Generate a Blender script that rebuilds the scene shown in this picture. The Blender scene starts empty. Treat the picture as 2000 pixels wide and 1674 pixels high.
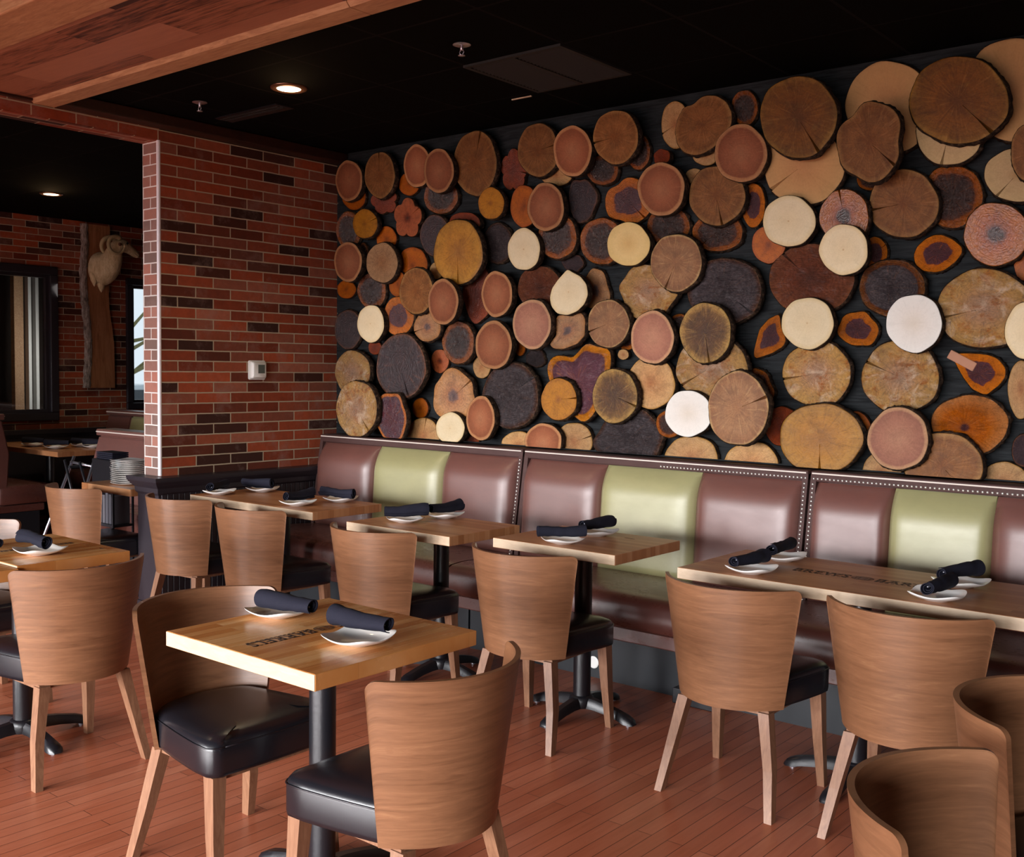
import bpy, bmesh, math, random
from mathutils import Vector, Matrix
sc = bpy.context.scene
col = sc.collection
PI = math.pi

# ------------------------------------------------------------------ camera
cam_d = bpy.data.cameras.new('camera')
cam = bpy.data.objects.new('camera', cam_d); col.objects.link(cam)
cam_d.sensor_width = 36.0; cam_d.lens = 36.0 * 2077.54 / 2000.0
cam_d.clip_start = 0.05; cam_d.clip_end = 200
R_ = ((0.77159052, 0.63598337, 0.01316142), (0.0458346, -0.03494746, -0.99833755), (-0.63446612, 0.77091104, -0.05611517))
rt, dn, fw = [Vector(r) for r in R_]
m = Matrix((rt, -dn, -fw)).transposed().to_4x4(); m.translation = Vector((0, 0, 1.5))
cam.matrix_world = m
sc.camera = cam

# ------------------------------------------------------------------ light and exposure
sc.view_settings.view_transform = 'Standard'; sc.view_settings.look = 'None'
sc.view_settings.gamma = 1.0; sc.view_settings.use_curve_mapping = False
sc.view_settings.exposure = -0.8
w = bpy.data.worlds.new('sky'); sc.world = w; w.use_nodes = True
w.node_tree.nodes['Background'].inputs[0].default_value = (0.86, 0.93, 1.0, 1)
w.node_tree.nodes['Background'].inputs[1].default_value = 1.9

def area(name, loc, direction, sx, sy, power, color, spread=180):
    l = bpy.data.lights.new(name, 'AREA'); l.shape = 'RECTANGLE'; l.size = sx; l.size_y = sy
    l.energy = power; l.color = color; l.spread = math.radians(spread)
    o = bpy.data.objects.new(name, l); col.objects.link(o)
    o.location = loc; o.rotation_euler = Vector(direction).to_track_quat('-Z', 'Z').to_euler()
    return o
# daylight through the front windows behind the camera (wall_front)
area('window_daylight', (-4.9, -6.25, 1.5), (0.12, 1, -0.70), 2.7, 1.8, 790, (0.98, 0.98, 1.0), 82)
area('window_daylight', (-1.6, -6.25, 1.5), (0.0, 1, -0.70), 2.7, 1.8, 700, (0.98, 0.98, 1.0), 82)
area('window_daylight', (1.5, -6.25, 1.5), (-0.40, 1, -0.70), 2.5, 1.8, 500, (0.98, 0.98, 1.0), 82)  # right-hand light added to brighten the brick partition
area('window_daylight', (-8.05, -6.25, 1.5), (0.22, 1, -0.70), 2.2, 1.8, 700, (0.98, 0.98, 1.0), 82)

# ------------------------------------------------------------------ helpers
def lin(h):
    h = h.lstrip('#'); v = [int(h[i:i+2], 16) / 255 for i in (0, 2, 4)]
    return tuple((c / 12.92 if c <= 0.04045 else ((c + 0.055) / 1.055) ** 2.4) for c in v) + (1,)
class NT:
    def __init__(s, name, rough=0.5, metal=0.0, spec=0.5):
        s.m = bpy.data.materials.new(name); s.m.use_nodes = True
        s.t = s.m.node_tree; s.b = s.t.nodes['Principled BSDF']
        s.b.inputs['Roughness'].default_value = rough; s.b.inputs['Metallic'].default_value = metal
        s.b.inputs['Specular IOR Level'].default_value = spec
        s._tc = None
    def n(s, typ, **kw):
        x = s.t.nodes.new(typ)
        for k, v in kw.items():
            if k.startswith('i_'):
                key = k[2:]; key = int(key) if key.isdigit() else key.replace('_', ' ')
                if hasattr(v, 'links') or isinstance(v, bpy.types.NodeSocket): s.t.links.new(v, x.inputs[key])
                else: x.inputs[key].default_value = v
            else: setattr(x, k, v)
        return x
    def link(s, a, b): s.t.links.new(a, b)
    def tc(s, out='Object'):
        if not s._tc: s._tc = s.t.nodes.new('ShaderNodeTexCoord')
        return s._tc.outputs[out]
    def mapping(s, vec, scale=(1, 1, 1), loc=(0, 0, 0), rot=(0, 0, 0)):
        x = s.n('ShaderNodeMapping'); s.link(vec, x.inputs[0])
        x.inputs['Scale'].default_value = scale; x.inputs['Location'].default_value = loc; x.inputs['Rotation'].default_value = rot
        return x.outputs[0]
    def noise(s, vec, scale, detail=4, rough=0.6, dist=0.0):
        x = s.n('ShaderNodeTexNoise'); s.link(vec, x.inputs['Vector']); x.inputs['Scale'].default_value = scale
        x.inputs['Detail'].default_value = detail; x.inputs['Roughness'].default_value = rough; x.inputs['Distortion'].default_value = dist
        return x.outputs['Fac']
    def ramp(s, fac, stops, interp='LINEAR'):
        x = s.n('ShaderNodeValToRGB'); s.link(fac, x.inputs[0]); cr = x.color_ramp; cr.interpolation = interp
        while len(cr.elements) < len(stops): cr.elements.new(0.5)
        for e, (p, c) in zip(cr.elements, stops): e.position = p; e.color = lin(c) if isinstance(c, str) else (c, c, c, 1)
        return x.outputs[0]
    def mix(s, fac, a, b, mode='MIX'):
        x = s.n('ShaderNodeMix', data_type='RGBA', blend_type=mode)
        for k, v in ((0, fac), (6, a), (7, b)):
            if isinstance(v, bpy.types.NodeSocket): s.link(v, x.inputs[k])
            elif k == 0: x.inputs[0].default_value = v
            else: x.inputs[k].default_value = lin(v) if isinstance(v, str) else (v if isinstance(v, tuple) else (v, v, v, 1))
        return x.outputs[2]
    def math(s, op, a, b=0.0, c=None):
        x = s.n('ShaderNodeMath', operation=op)
        for k, v in ((0, a), (1, b), (2, c)):
            if v is None: continue
            if isinstance(v, bpy.types.NodeSocket): s.link(v, x.inputs[k])
            else: x.inputs[k].default_value = v
        return x.outputs[0]
    def rnd(s):
        return s.n('ShaderNodeObjectInfo').outputs['Random']
    def color(s, c):
        if isinstance(c, bpy.types.NodeSocket): s.link(c, s.b.inputs['Base Color'])
        else: s.b.inputs['Base Color'].default_value = lin(c) if isinstance(c, str) else c
        return s
    def bump(s, h, strength=0.3, dist=0.01):
        x = s.n('ShaderNodeBump'); x.inputs['Strength'].default_value = strength; x.inputs['Distance'].default_value = dist
        s.link(h, x.inputs['Height']); s.link(x.outputs[0], s.b.inputs['Normal']); return s
    def rough(s, v): s.link(v, s.b.inputs['Roughness']); return s
def plain(name, c, rough=0.5, metal=0.0, spec=0.5, bump=None, var=0.0):
    t = NT(name, rough, metal, spec)
    if var:
        n = t.noise(t.tc(), 6, 5)
        t.color(t.mix(n, lin(c), tuple(x * (1 - var) for x in lin(c)[:3]) + (1,)))
    else: t.color(c)
    if bump: t.bump(t.noise(t.tc(), bump[0], 4), bump[1], 0.004)
    return t.m

def obj(name, bm, mat, parent=None, smooth=False, angle=None):
    me = bpy.data.meshes.new(name); bm.normal_update(); bm.to_mesh(me); bm.free()
    o = bpy.data.objects.new(name, me); col.objects.link(o)
    for mm in (mat if isinstance(mat, (list, tuple)) else [mat]): me.materials.append(mm)
    if smooth:
        for p in me.polygons: p.use_smooth = True
        if angle: me.set_sharp_from_angle(angle=math.radians(angle))
    if parent: o.parent = parent
    return o
def thing(name, label, cat, loc=(0, 0, 0), rz=0.0, group=None):
    o = bpy.data.objects.new(name, None); col.objects.link(o); o.empty_display_size = 0.1
    o.location = loc; o.rotation_euler = (0, 0, rz); o['label'] = label; o['category'] = cat
    if group: o['group'] = group
    return o
def tag(o, label, cat, group=None):
    o['label'] = label; o['category'] = cat
    if group: o['group'] = group
    return o
def struct(o): o['kind'] = 'structure'; return o
def copy_tree(o, parent=None):
    c = o.copy(); col.objects.link(c)
    if parent: c.parent = parent
    for ch in list(o.children): copy_tree(ch, c)
    return c
def dup(root, loc, rz, label, group=None):
    c = copy_tree(root); c.location = loc; c.rotation_euler = (0, 0, rz); c['label'] = label
    if group: c['group'] = group
    return c

def box(bm, x0, x1, y0, y1, z0, z1, bev=0.0, seg=2):
    r = bmesh.ops.create_cube(bm, size=1.0)
    vs = r['verts']
    for v in vs: v.co = Vector(((x0 + x1) / 2 + v.co.x * (x1 - x0), (y0 + y1) / 2 + v.co.y * (y1 - y0), (z0 + z1) / 2 + v.co.z * (z1 - z0)))
    if bev > 0:
        es = list({e for v in vs for e in v.link_edges})
        bmesh.ops.bevel(bm, geom=es, offset=bev, segments=seg, affect='EDGES', profile=0.5)
    return bm
def boxes(*bs, bev=0.0, seg=2):
    bm = bmesh.new()
    for b in bs: box(bm, *b, bev=bev, seg=seg)
    return bm
def prism(bm, bot, top):
    """loft between two equal-length 3D loops, closed with caps"""
    n = len(bot); a = [bm.verts.new(p) for p in bot]; b = [bm.verts.new(p) for p in top]
    for i in range(n): bm.faces.new((a[i], a[(i + 1) % n], b[(i + 1) % n], b[i]))
    bm.faces.new(a[::-1]); bm.faces.new(b)
def loft(bm, loops, cap0=True, cap1=True, closed=True):
    R = [[bm.verts.new(p) for p in lp] for lp in loops]; n = len(R[0])
    for a, b in zip(R, R[1:]):
        for i in range(n if closed else n - 1):
            j = (i + 1) % n; bm.faces.new((a[i], a[j], b[j], b[i]))
    if cap0: bm.faces.new(R[0][::-1])
    if cap1: bm.faces.new(R[-1])
    return R
def cyl(bm, p0, p1, r0, r1=None, n=20, cap=True):
    p0 = Vector(p0); p1 = Vector(p1); r1 = r0 if r1 is None else r1
    d = (p1 - p0).normalized(); u = d.orthogonal().normalized(); v = d.cross(u)
    f = lambda c, r: [c + (u * math.cos(2 * PI * i / n) + v * math.sin(2 * PI * i / n)) * r for i in range(n)]
    loft(bm, [f(p0, r0), f(p1, r1)], cap, cap)
def tube(bm, pts, radii, n=12):
    pts = [Vector(p) for p in pts]; L = []
    u = None
    for i, p in enumerate(pts):
        d = (pts[min(i + 1, len(pts) - 1)] - pts[max(i - 1, 0)]).normalized()
        u = d.orthogonal().normalized() if u is None else (u - d * u.dot(d)).normalized()
        v = d.cross(u); r = radii[i] if hasattr(radii, '__len__') else radii
        L.append([p + (u * math.cos(2 * PI * k / n) + v * math.sin(2 * PI * k / n)) * r for k in range(n)])
    loft(bm, L)
def lathe(bm, prof, n=32, c=(0, 0, 0)):
    c = Vector(c)
    L = [[c + Vector((r * math.cos(2 * PI * i / n), r * math.sin(2 * PI * i / n), z)) for i in range(n)] for r, z in prof]
    loft(bm, L)
def rsq(hx, hy, r, n=6):
    """rounded rectangle outline, counter-clockwise"""
    P = []
    for cx, cy, a0 in ((hx - r, hy - r, 0), (-hx + r, hy - r, 90), (-hx + r, -hy + r, 180), (hx - r, -hy + r, 270)):
        for k in range(n + 1):
            a = math.radians(a0 + 90 * k / n); P.append((cx + r * math.cos(a), cy + r * math.sin(a)))
    return P

# ------------------------------------------------------------------ materials
def brick_mat(name, loc, width, axis='YZ', lit_wash=0.0, mortar='#b5a48c'):
    t = NT(name, 0.75, spec=0.3)
    sp = t.n('ShaderNodeSeparateXYZ'); t.link(t.tc(), sp.inputs[0])
    cb = t.n('ShaderNodeCombineXYZ'); t.link(sp.outputs[{'X': 0, 'Y': 1, 'Z': 2}[axis[0]]], cb.inputs[0]); t.link(sp.outputs[{'X': 0, 'Y': 1, 'Z': 2}[axis[1]]], cb.inputs[1])
    wob = t.n('ShaderNodeTexNoise'); t.link(cb.outputs[0], wob.inputs['Vector']); wob.inputs['Scale'].default_value = 14; wob.inputs['Detail'].default_value = 3
    vm = t.n('ShaderNodeVectorMath', operation='MULTIPLY_ADD'); t.link(wob.outputs['Color'], vm.inputs[0]); vm.inputs[1].default_value = (0.004, 0.004, 0); t.link(t.mapping(cb.outputs[0], loc=loc), vm.inputs[2])
    br = t.n('ShaderNodeTexBrick', offset=0.5, offset_frequency=2, squash=1.0)
    t.link(vm.outputs[0], br.inputs['Vector'])
    for k, v in (('Color1', (0, 0, 0, 1)), ('Color2', (1, 1, 1, 1)), ('Mortar', (0.5, 0.5, 0.5, 1)), ('Scale', 1.0), ('Mortar Size', 0.0042), ('Mortar Smooth', 0.25), ('Brick Width', width), ('Row Height', 0.0632)):
        br.inputs[k].default_value = v
    c = t.ramp(br.outputs['Color'], [(0.0, '#3a201a'), (0.14, '#4a241b'), (0.26, '#ac4c2c'), (0.38, '#c65e3a'), (0.5, '#823620'), (0.62, '#ba6042'), (0.74, '#6c3020'), (0.86, '#c47258'), (1.0, '#3c221c')])
    n1 = t.noise(t.tc(), 22, 6, 0.7); c = t.mix(t.math('MULTIPLY', n1, 0.6), c, '#2a1a14')
    n2 = t.noise(t.tc(), 5, 5, 0.7)
    c = t.mix(t.ramp(n2, [(0.52, 0.0), (0.72, 0.4)]), c, '#9a8078')
    if lit_wash: c = t.mix(lit_wash, c, '#a88a80')
    c = t.mix(br.outputs['Fac'], c, mortar)
    t.color(c); h = t.math('SUBTRACT', t.math('MULTIPLY', n1, 0.3), br.outputs['Fac']); t.bump(h, 0.7, 0.006)
    return t.m
def plank_mat(name, along, length, width, stops, loc=(0, 0, 0), rough=0.35, gap=0.0008, grain=1.0, gapcol='#2a120c', spec=0.5, blotch=None, vary=0.62):
    """boards running along one axis of the object's own coordinates"""
    t = NT(name, rough, spec=spec)
    sp = t.n('ShaderNodeSeparateXYZ'); t.link(t.tc(), sp.inputs[0])
    ax = {'X': (0, 1), 'Y': (1, 0)}[along]
    cb = t.n('ShaderNodeCombineXYZ'); t.link(sp.outputs[ax[0]], cb.inputs[0]); t.link(sp.outputs[ax[1]], cb.inputs[1])
    v = t.mapping(cb.outputs[0], loc=loc)
    br = t.n('ShaderNodeTexBrick', offset=0.37, offset_frequency=2); t.link(v, br.inputs['Vector'])
    for k, q in (('Color1', (0, 0, 0, 1)), ('Color2', (1, 1, 1, 1)), ('Mortar', (0.5, 0.5, 0.5, 1)), ('Scale', 1.0), ('Mortar Size', gap), ('Mortar Smooth', 0.3), ('Brick Width', length), ('Row Height', width)):
        br.inputs[k].default_value = q
    # per-board offset of the grain
    off = t.n('ShaderNodeCombineXYZ'); t.link(t.math('MULTIPLY', br.outputs['Color'], 9.0), off.inputs[0]); t.link(t.math('MULTIPLY', br.outputs['Color'], 31.0), off.inputs[1]); t.link(sp.outputs[2], off.inputs[2])
    ad = t.n('ShaderNodeVectorMath', operation='ADD'); t.link(v, ad.inputs[0]); t.link(off.outputs[0], ad.inputs[1])
    g = t.noise(t.mapping(ad.outputs[0], scale=(1.6, 22, 1)), 3.0, 6, 0.62, 0.6)
    fine = t.noise(t.mapping(ad.outputs[0], scale=(4, 160, 1)), 3.0, 3, 0.6)
    f = t.math('ADD', t.math('MULTIPLY', br.outputs['Color'], vary), t.math('MULTIPLY', g, 0.62 * grain + (0.62 - vary)))
    f = t.math('ADD', f, t.math('MULTIPLY', fine, 0.14 * grain))
    c = t.ramp(t.math('MULTIPLY', f, 0.75), stops)
    if blotch:
        c = t.mix(t.ramp(t.noise(t.tc(), blotch[0], 3), [(0.4, 0.0), (0.7, blotch[1])]), c, blotch[2])
    c = t.mix(br.outputs['Fac'], c, gapcol)
    t.color(c); t.bump(t.math('SUBTRACT', t.math('MULTIPLY', fine, 0.15), br.outputs['Fac']), 0.25, 0.002)
    t.rough(t.math('ADD', t.math('MULTIPLY', g, 0.15), rough - 0.06))
    return t.m
def grain_mat(name, stops, scale=(1, 1, 1), rough=0.4, coord='Object', spec=0.45, s=4.0):
    t = NT(name, rough, spec=spec)
    vm = t.n('ShaderNodeVectorMath', operation='ADD'); t.link(t.mapping(t.tc(coord), scale=scale), vm.inputs[0])
    cb = t.n('ShaderNodeCombineXYZ'); r = t.rnd()
    for i, k in enumerate((7.3, 11.1, 5.7)): t.link(t.math('MULTIPLY', r, k), cb.inputs[i])
    t.link(cb.outputs[0], vm.inputs[1])
    g = t.noise(vm.outputs[0], s, 7, 0.6, 1.2); f = t.noise(vm.outputs[0], s * 7, 3, 0.5, 0.3)
    c = t.ramp(t.math('ADD', t.math('MULTIPLY', g, 0.8), t.math('MULTIPLY', f, 0.2)), stops)
    t.color(c); t.bump(f, 0.08, 0.002); return t.m

M = {}
M['brick'] = brick_mat('brick_partition', (-3.612, -0.890, 0), 0.2475)
M['brick_far'] = brick_mat('brick_far_wall', (-3.50, -0.845, 0), 0.2475)
M['brick_end'] = brick_mat('brick_pillar_end', (5.700, -0.890, 0), 0.147, 'XZ', lit_wash=0.42, mortar='#e0d8d2')  # end face washed paler: the light on it is put into the colour
M['brick_under'] = brick_mat('brick_header_underside', (0, 0.02, 0), 0.2475, 'YX')
M['black_wood'] = plain('black_painted_wood', '#2c262c', 0.38, spec=0.5, bump=(30, 0.1))
M['dark_brown'] = grain_mat('dark_stained_wood', [(0.3, '#21100b'), (0.7, '#3a1c12')], (1, 6, 6), 0.5)
M['floor'] = plank_mat('hardwood_floor', 'Y', 1.1, 0.0572, [(0.12, '#8c4630'), (0.38, '#a4583c'), (0.6, '#b2664a'), (0.85, '#c27c5e')], rough=0.32, gap=0.0012, vary=0.42, blotch=(0.9, 0.3, '#94583e'))
M['table'] = plank_mat('butcher_block_honey', 'Y', 0.42, 0.036, [(0.10, '#9c5424'), (0.35, '#c67f42'), (0.6, '#da9c5e'), (0.9, '#ecbe88')], rough=0.24, gap=0.0003, gapcol='#8a5630')
M['table_x'] = plank_mat('butcher_block_walnut_tone', 'X', 0.55, 0.036, [(0.10, '#8a5632'), (0.35, '#a56c44'), (0.6, '#b27a50'), (0.9, '#c4926a')], rough=0.36, gap=0.0003, gapcol='#7a4c30')
M['edge'] = grain_mat('pale_lit_edge', [(0.3, '#baa287'), (0.55, '#c6ae93'), (0.75, '#d0baa0')], (3, 3, 14), 0.4)
M['shell'] = grain_mat('bent_walnut_veneer', [(0.25, '#62402b'), (0.42, '#765037'), (0.58, '#82593e'), (0.78, '#966c4c')], (1.6, 22, 1), 0.34, 'UV', s=2.2)
M['leg'] = grain_mat('walnut_leg', [(0.3, '#6c4733'), (0.7, '#8f684e')], (14, 14, 1.5), 0.42)
M['vinyl_black'] = plain('black_vinyl', '#17161b', 0.27, spec=0.6, bump=(160, 0.05))
M['iron'] = plain('black_cast_iron', '#15151a', 0.36, spec=0.6, bump=(90, 0.12))
def leather(name, c1, c2, rough=0.33, coat=0.6):
    t = NT(name, rough, spec=0.6)
    n = t.noise(t.mapping(t.tc(), scale=(1, 1, 2.5)), 9, 6, 0.7); t.color(t.mix(n, c1, c2))
    k = t.noise(t.tc(), 55, 4, 0.6); t.bump(t.math('ADD', t.math('MULTIPLY', k, 0.3), n), 0.05, 0.004)
    t.rough(t.math('ADD', t.math('MULTIPLY', n, 0.22), rough - 0.1))
    t.b.inputs['Coat Weight'].default_value = coat; t.b.inputs['Coat Roughness'].default_value = 0.50; t.b.inputs['Coat IOR'].default_value = 1.8
    return t.m
M['leather_brown'] = leather('chestnut_vinyl', '#74463c', '#603a34', 0.42)
M['leather_green'] = leather('sage_green_vinyl', '#a09a6c', '#8f8a60', 0.44)
M['leather_seat'] = leather('seat_chestnut_vinyl', '#63332a', '#4c2720', 0.28)
M['leather_rail'] = leather('dark_rail_vinyl', '#4a2a26', '#3a221e', 0.75, 0.0)
M['piping'] = plain('pale_piping', '#e9dcd2', 0.3)
M['nail'] = plain('pewter_nail_head', '#f0ece4', 0.22, 0.75)
M['kick'] = plain('blue_black_vinyl_base', '#13171d', 0.5)
M['china'] = plain('white_glazed_china', '#ece8e4', 0.12, spec=0.6)
M['napkin'] = plain('navy_napkin_cloth', '#22222f', 0.85, spec=0.2, bump=(300, 0.25), var=0.25)
M['steel'] = plain('brushed_steel', '#c8c8d4', 0.3, 0.9)
M['white_trim'] = plain('white_corner_guard', '#eeeaf0', 0.3)
M['plastic'] = plain('white_plastic', '#e6e4e0', 0.4)
M['screen'] = plain('dark_lcd', '#5b625c', 0.2)
M['ink'] = plain('burnt_lettering', '#2c1509', 0.6)
t = NT('black_ceiling_tile', 0.9, spec=0.05)
sp_ = t.n('ShaderNodeTexBrick', offset=0.0); t.link(t.mapping(t.tc(), loc=(2.85 + 0.57 * 20, -4.35 + 0.57 * 20, 0)), sp_.inputs['Vector'])
for k_, v_ in (('Color1', lin('#070706')), ('Color2', lin('#0a0908')), ('Mortar', lin('#171514')), ('Scale', 1.0), ('Mortar Size', 0.008), ('Brick Width', 0.57), ('Row Height', 0.57)): sp_.inputs[k_].default_value = v_
t.color(sp_.outputs['Color']); t.bump(t.math('ADD', sp_.outputs['Fac'], t.math('MULTIPLY', t.noise(t.tc(), 120), 0.2)), 0.4, 0.004)
M['ceiling'] = t.m
t = NT('black_stained_boards', 0.75, spec=0.15)
g_ = t.noise(t.mapping(t.tc(), scale=(1.2, 1, 14)), 5, 6, 0.6, 1.0)
t.color(t.ramp(g_, [(0.3, '#101113'), (0.7, '#292c2e')])); t.bump(g_, 0.3, 0.01)
M['board_wall'] = t.m
M['soffit'] = plank_mat('laminate_soffit', 'X', 1.25, 0.19, [(0.22, '#341c13'), (0.40, '#4c2a1d'), (0.50, '#98634a'), (0.9, '#b88468')], loc=(0.13, 0.02, 0), rough=0.5, gap=0.0006, gapcol='#241009')
M['rustic'] = grain_mat('rustic_timber', [(0.25, '#8a6046'), (0.5, '#b08560'), (0.8, '#cca882')], (1.5, 14, 14), 0.6)
M['wall_plain'] = plain('dark_plaster', '#40332c', 0.8)
M['bark'] = (lambda t: (t.color(t.ramp(t.noise(t.tc(), 40, 6, 0.7), [(0.35, '#140d0a'), (0.52, '#33241a'), (0.70, '#6b5440')])), t.bump(t.noise(t.tc(), 45, 6, 0.7), 1.0, 0.012), t.m)[-1])(NT('rough_bark', 0.9, spec=0.2))

# ------------------------------------------------------------------ room shell
CZ = 2.92
struct(obj('floor', boxes((-10.2, 3.2, -6.4, 7.2, -0.05, 0.0)), M['floor']))
struct(obj('ceiling', boxes((-10.4, 3.2, -6.4, 7.2, CZ, CZ + 0.1)), M['ceiling']))
bm = boxes((-5.54, 3.2, 4.85, 4.97, 0, CZ))
# horizontal shiplap grooves shown between the slices: thin ledges
for i in range(15): box(bm, -5.54, 3.2, 4.843, 4.85, 0.2 + i * 0.185, 0.2 + i * 0.185 + 0.176, bev=0.0)
struct(obj('wall_back', bm, M['board_wall']))
# brick partition: brick above, black beadboard wainscot below
struct(obj('wall_left', boxes((-5.71, -5.54, 3.495, 4.85, 0.84, 2.85)), M['brick']))
struct(obj('trim_1', boxes((-5.707, -5.567, 3.4905, 3.4945, 0.84, 2.79)), M['brick_end']))
struct(obj('wall_left_header', boxes((-5.71, -5.54, -6.4, 3.495, 2.793, 2.918)), M['brick']))
struct(obj('wall_left_upper', boxes((-5.71, -5.54, 3.495, 4.85, 2.85, 2.918)), M['dark_brown']))
struct(obj('trim_2', boxes((-5.705, -5.545, -6.4, 3.49, 2.788, 2.7925)), M['brick_under']))
bm = bmesh.new(); cyl(bm, (-5.549, 3.494, 0.845), (-5.549, 3.494, 2.79), 0.012, n=16)
struct(obj('trim_3', bm, M['white_trim'], smooth=True, angle=40))
bm = bmesh.new(); cyl(bm, (-5.708, 3.494, 0.845), (-5.708, 3.494, 2.79), 0.004, n=8)
struct(obj('trim_4', bm, M['piping'], smooth=True))
# wainscot body + beads
bm = boxes((-5.735, -5.515, 3.462, 4.85, 0.0, 0.74))
y = 3.48
while y < 4.84:
    box(bm, -5.516, -5.510, y, y + 0.034, 0.10, 0.735, bev=0.002, seg=1); y += 0.038
struct(obj('wall_left_wainscot', bm, M['black_wood']))
bm = bmesh.new()
prof = [(0.0, 0.73), (0.012, 0.745), (0.014, 0.772), (0.03, 0.79), (0.046, 0.812), (0.048, 0.822), (0.05, 0.838), (0.0, 0.842)]
def ringp(e): return [(-5.735 - e, 3.462 - e), (-5.515 + e, 3.462 - e), (-5.515 + e, 4.85), (-5.735 - e, 4.85)]
loft(bm, [[(x, yy, z) for x, yy in ringp(e)] for e, z in prof])
struct(obj('trim_5', bm, M['black_wood']))
struct(obj('baseboard_left', boxes((-5.745, -5.503, 3.45, 4.85, 0, 0.09), bev=0.004), M['black_wood']))
struct(obj('trim_6', boxes((-5.54, -5.43, 2.87, 4.84, 2.853, 2.917), bev=0.006), M['dark_brown']))
# far room
FX = -10.2
bm = boxes((FX - 0.15, FX, -6.4, 4.02, 0, CZ), (FX - 0.15, FX, 4.02, 5.23, 0, 0.99), (FX - 0.15, FX, 4.02, 5.23, 2.39, CZ), (FX - 0.15, FX, 5.23, 6.07, 0, CZ),
           (FX - 0.15, FX, 6.07, 6.85, 0, 1.06), (FX - 0.15, FX, 6.07, 6.85, 2.35, CZ), (FX - 0.15, FX, 6.85, 7.2, 0, CZ))
struct(obj('wall_far_left', bm, M['brick_far']))
struct(obj('baseboard_far', boxes((FX, FX + 0.03, -6.4, 7.1, 0, 0.80), (FX, FX + 0.06, -6.4, 7.1, 0.80, 0.845), bev=0.003), M['black_wood']))
struct(obj('wall_far_back', boxes((-10.35, -5.54, 7.1, 7.2, 0, CZ)), M['wall_plain']))
struct(obj('wall_side', boxes((-5.68, -5.56, 4.97, 7.1, 0, CZ)), M['wall_plain']))
# front wall behind the camera with window openings, and the right wall
F = -6.4
bm = boxes((-10.35, 3.2, F - 0.1, F, 0, 0.5), (-10.35, 3.2, F - 0.1, F, 2.4, CZ))
for a, b in ((-10.35, -9.2), (-6.9, -6.3), (-3.5, -3.0), (-0.2, 0.2), (2.8, 3.2)): box(bm, a, b, F - 0.1, F, 0.5, 2.4)
struct(obj('wall_front', bm, M['wall_plain']))
struct(obj('wall_right', boxes((3.1, 3.2, -6.4, 4.97, 0, CZ)), M['wall_plain']))
# timber soffit over the aisle
SZ = 2.87
bm = boxes((-5.53, 3.1, 2.19, 2.76, SZ, CZ - 0.003))
struct(obj('ceiling_soffit', bm, M['soffit']))
bm = bmesh.new()
for x0, x1 in ((-5.53, -3.085), (-3.08, -0.6), (-0.595, 3.1)):
    loft(bm, [[(x, 2.735, SZ - 0.002), (x, 2.752, SZ - 0.020), (x, 2.862, SZ - 0.020), (x, 2.862, CZ - 0.003), (x, 2.735, CZ - 0.003)] for x in (x0, x1)])
struct(obj('trim_7', bm, M['rustic']))
struct(obj('trim_8', boxes((-5.53, -5.50, 0.5, 2.735, SZ - 0.012, SZ - 0.001)), M['dark_brown']))
b_ = obj('timber_beam', boxes((-5.52, 3.09, 1.965, 2.187, SZ - 0.03, CZ - 0.002), bev=0.006), M['rustic'])
tag(b_, 'pale rough timber beam running under the ceiling beside the plank soffit', 'beam')

# window casings
def window(name, y0, y1, z0, z1, fw_, x=FX, mull=None):
    bm = boxes((x - 0.06, x + 0.03, y0 - fw_, y1 + fw_, z1, z1 + fw_), (x - 0.06, x + 0.03, y0 - fw_, y1 + fw_, z0 - fw_, z0),
               (x - 0.06, x + 0.03, y0 - fw_, y0, z0, z1), (x - 0.06, x + 0.03, y1, y1 + fw_, z0, z1), bev=0.008)
    i = 0.03
    box(bm, x - 0.08, x - 0.01, y0, y0 + i, z0, z1); box(bm, x - 0.08, x - 0.01, y1 - i, y1, z0, z1)
    box(bm, x - 0.08, x - 0.01, y0 + i, y1 - i, z1 - i, z1); box(bm, x - 0.08, x - 0.01, y0 + i, y1 - i, z0, z0 + i)
    o = struct(obj(name, bm, M['black_wood']))
    g = NT('window_glass', 0.02); g.b.inputs['Transmission Weight'].default_value = 1.0; g.b.inputs['IOR'].default_value = 1.45; g.color('#eef4f6')
    p = obj('window_pane', boxes((x - 0.052, x - 0.048, y0 + i, y1 - i, z0 + i, z1 - i)), g.m, o)
    return o
w1 = window('window_1', 4.03, 5.21, 1.01, 2.36, 0.08)
w2 = window('window_2', 6.10, 6.83, 1.09, 2.32, 0.07)
for i, (a, b) in enumerate(((-9.2, -6.9), (-6.3, -3.5), (-3.0, -0.2), (0.2, 2.8))):
    bm = boxes((a, b, F - 0.06, F + 0.01, 0.5, 0.56), (a, b, F - 0.06, F + 0.01, 2.34, 2.4), (a, a + 0.06, F - 0.06, F + 0.01, 0.56, 2.34), (b - 0.06, b, F - 0.06, F + 0.01, 0.56, 2.34), ((a + b) / 2 - 0.02, (a + b) / 2 + 0.02, F - 0.06, F + 0.01, 0.56, 2.34))
    struct(obj('window_%d' % (i + 3), bm, M['black_wood']))
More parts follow.
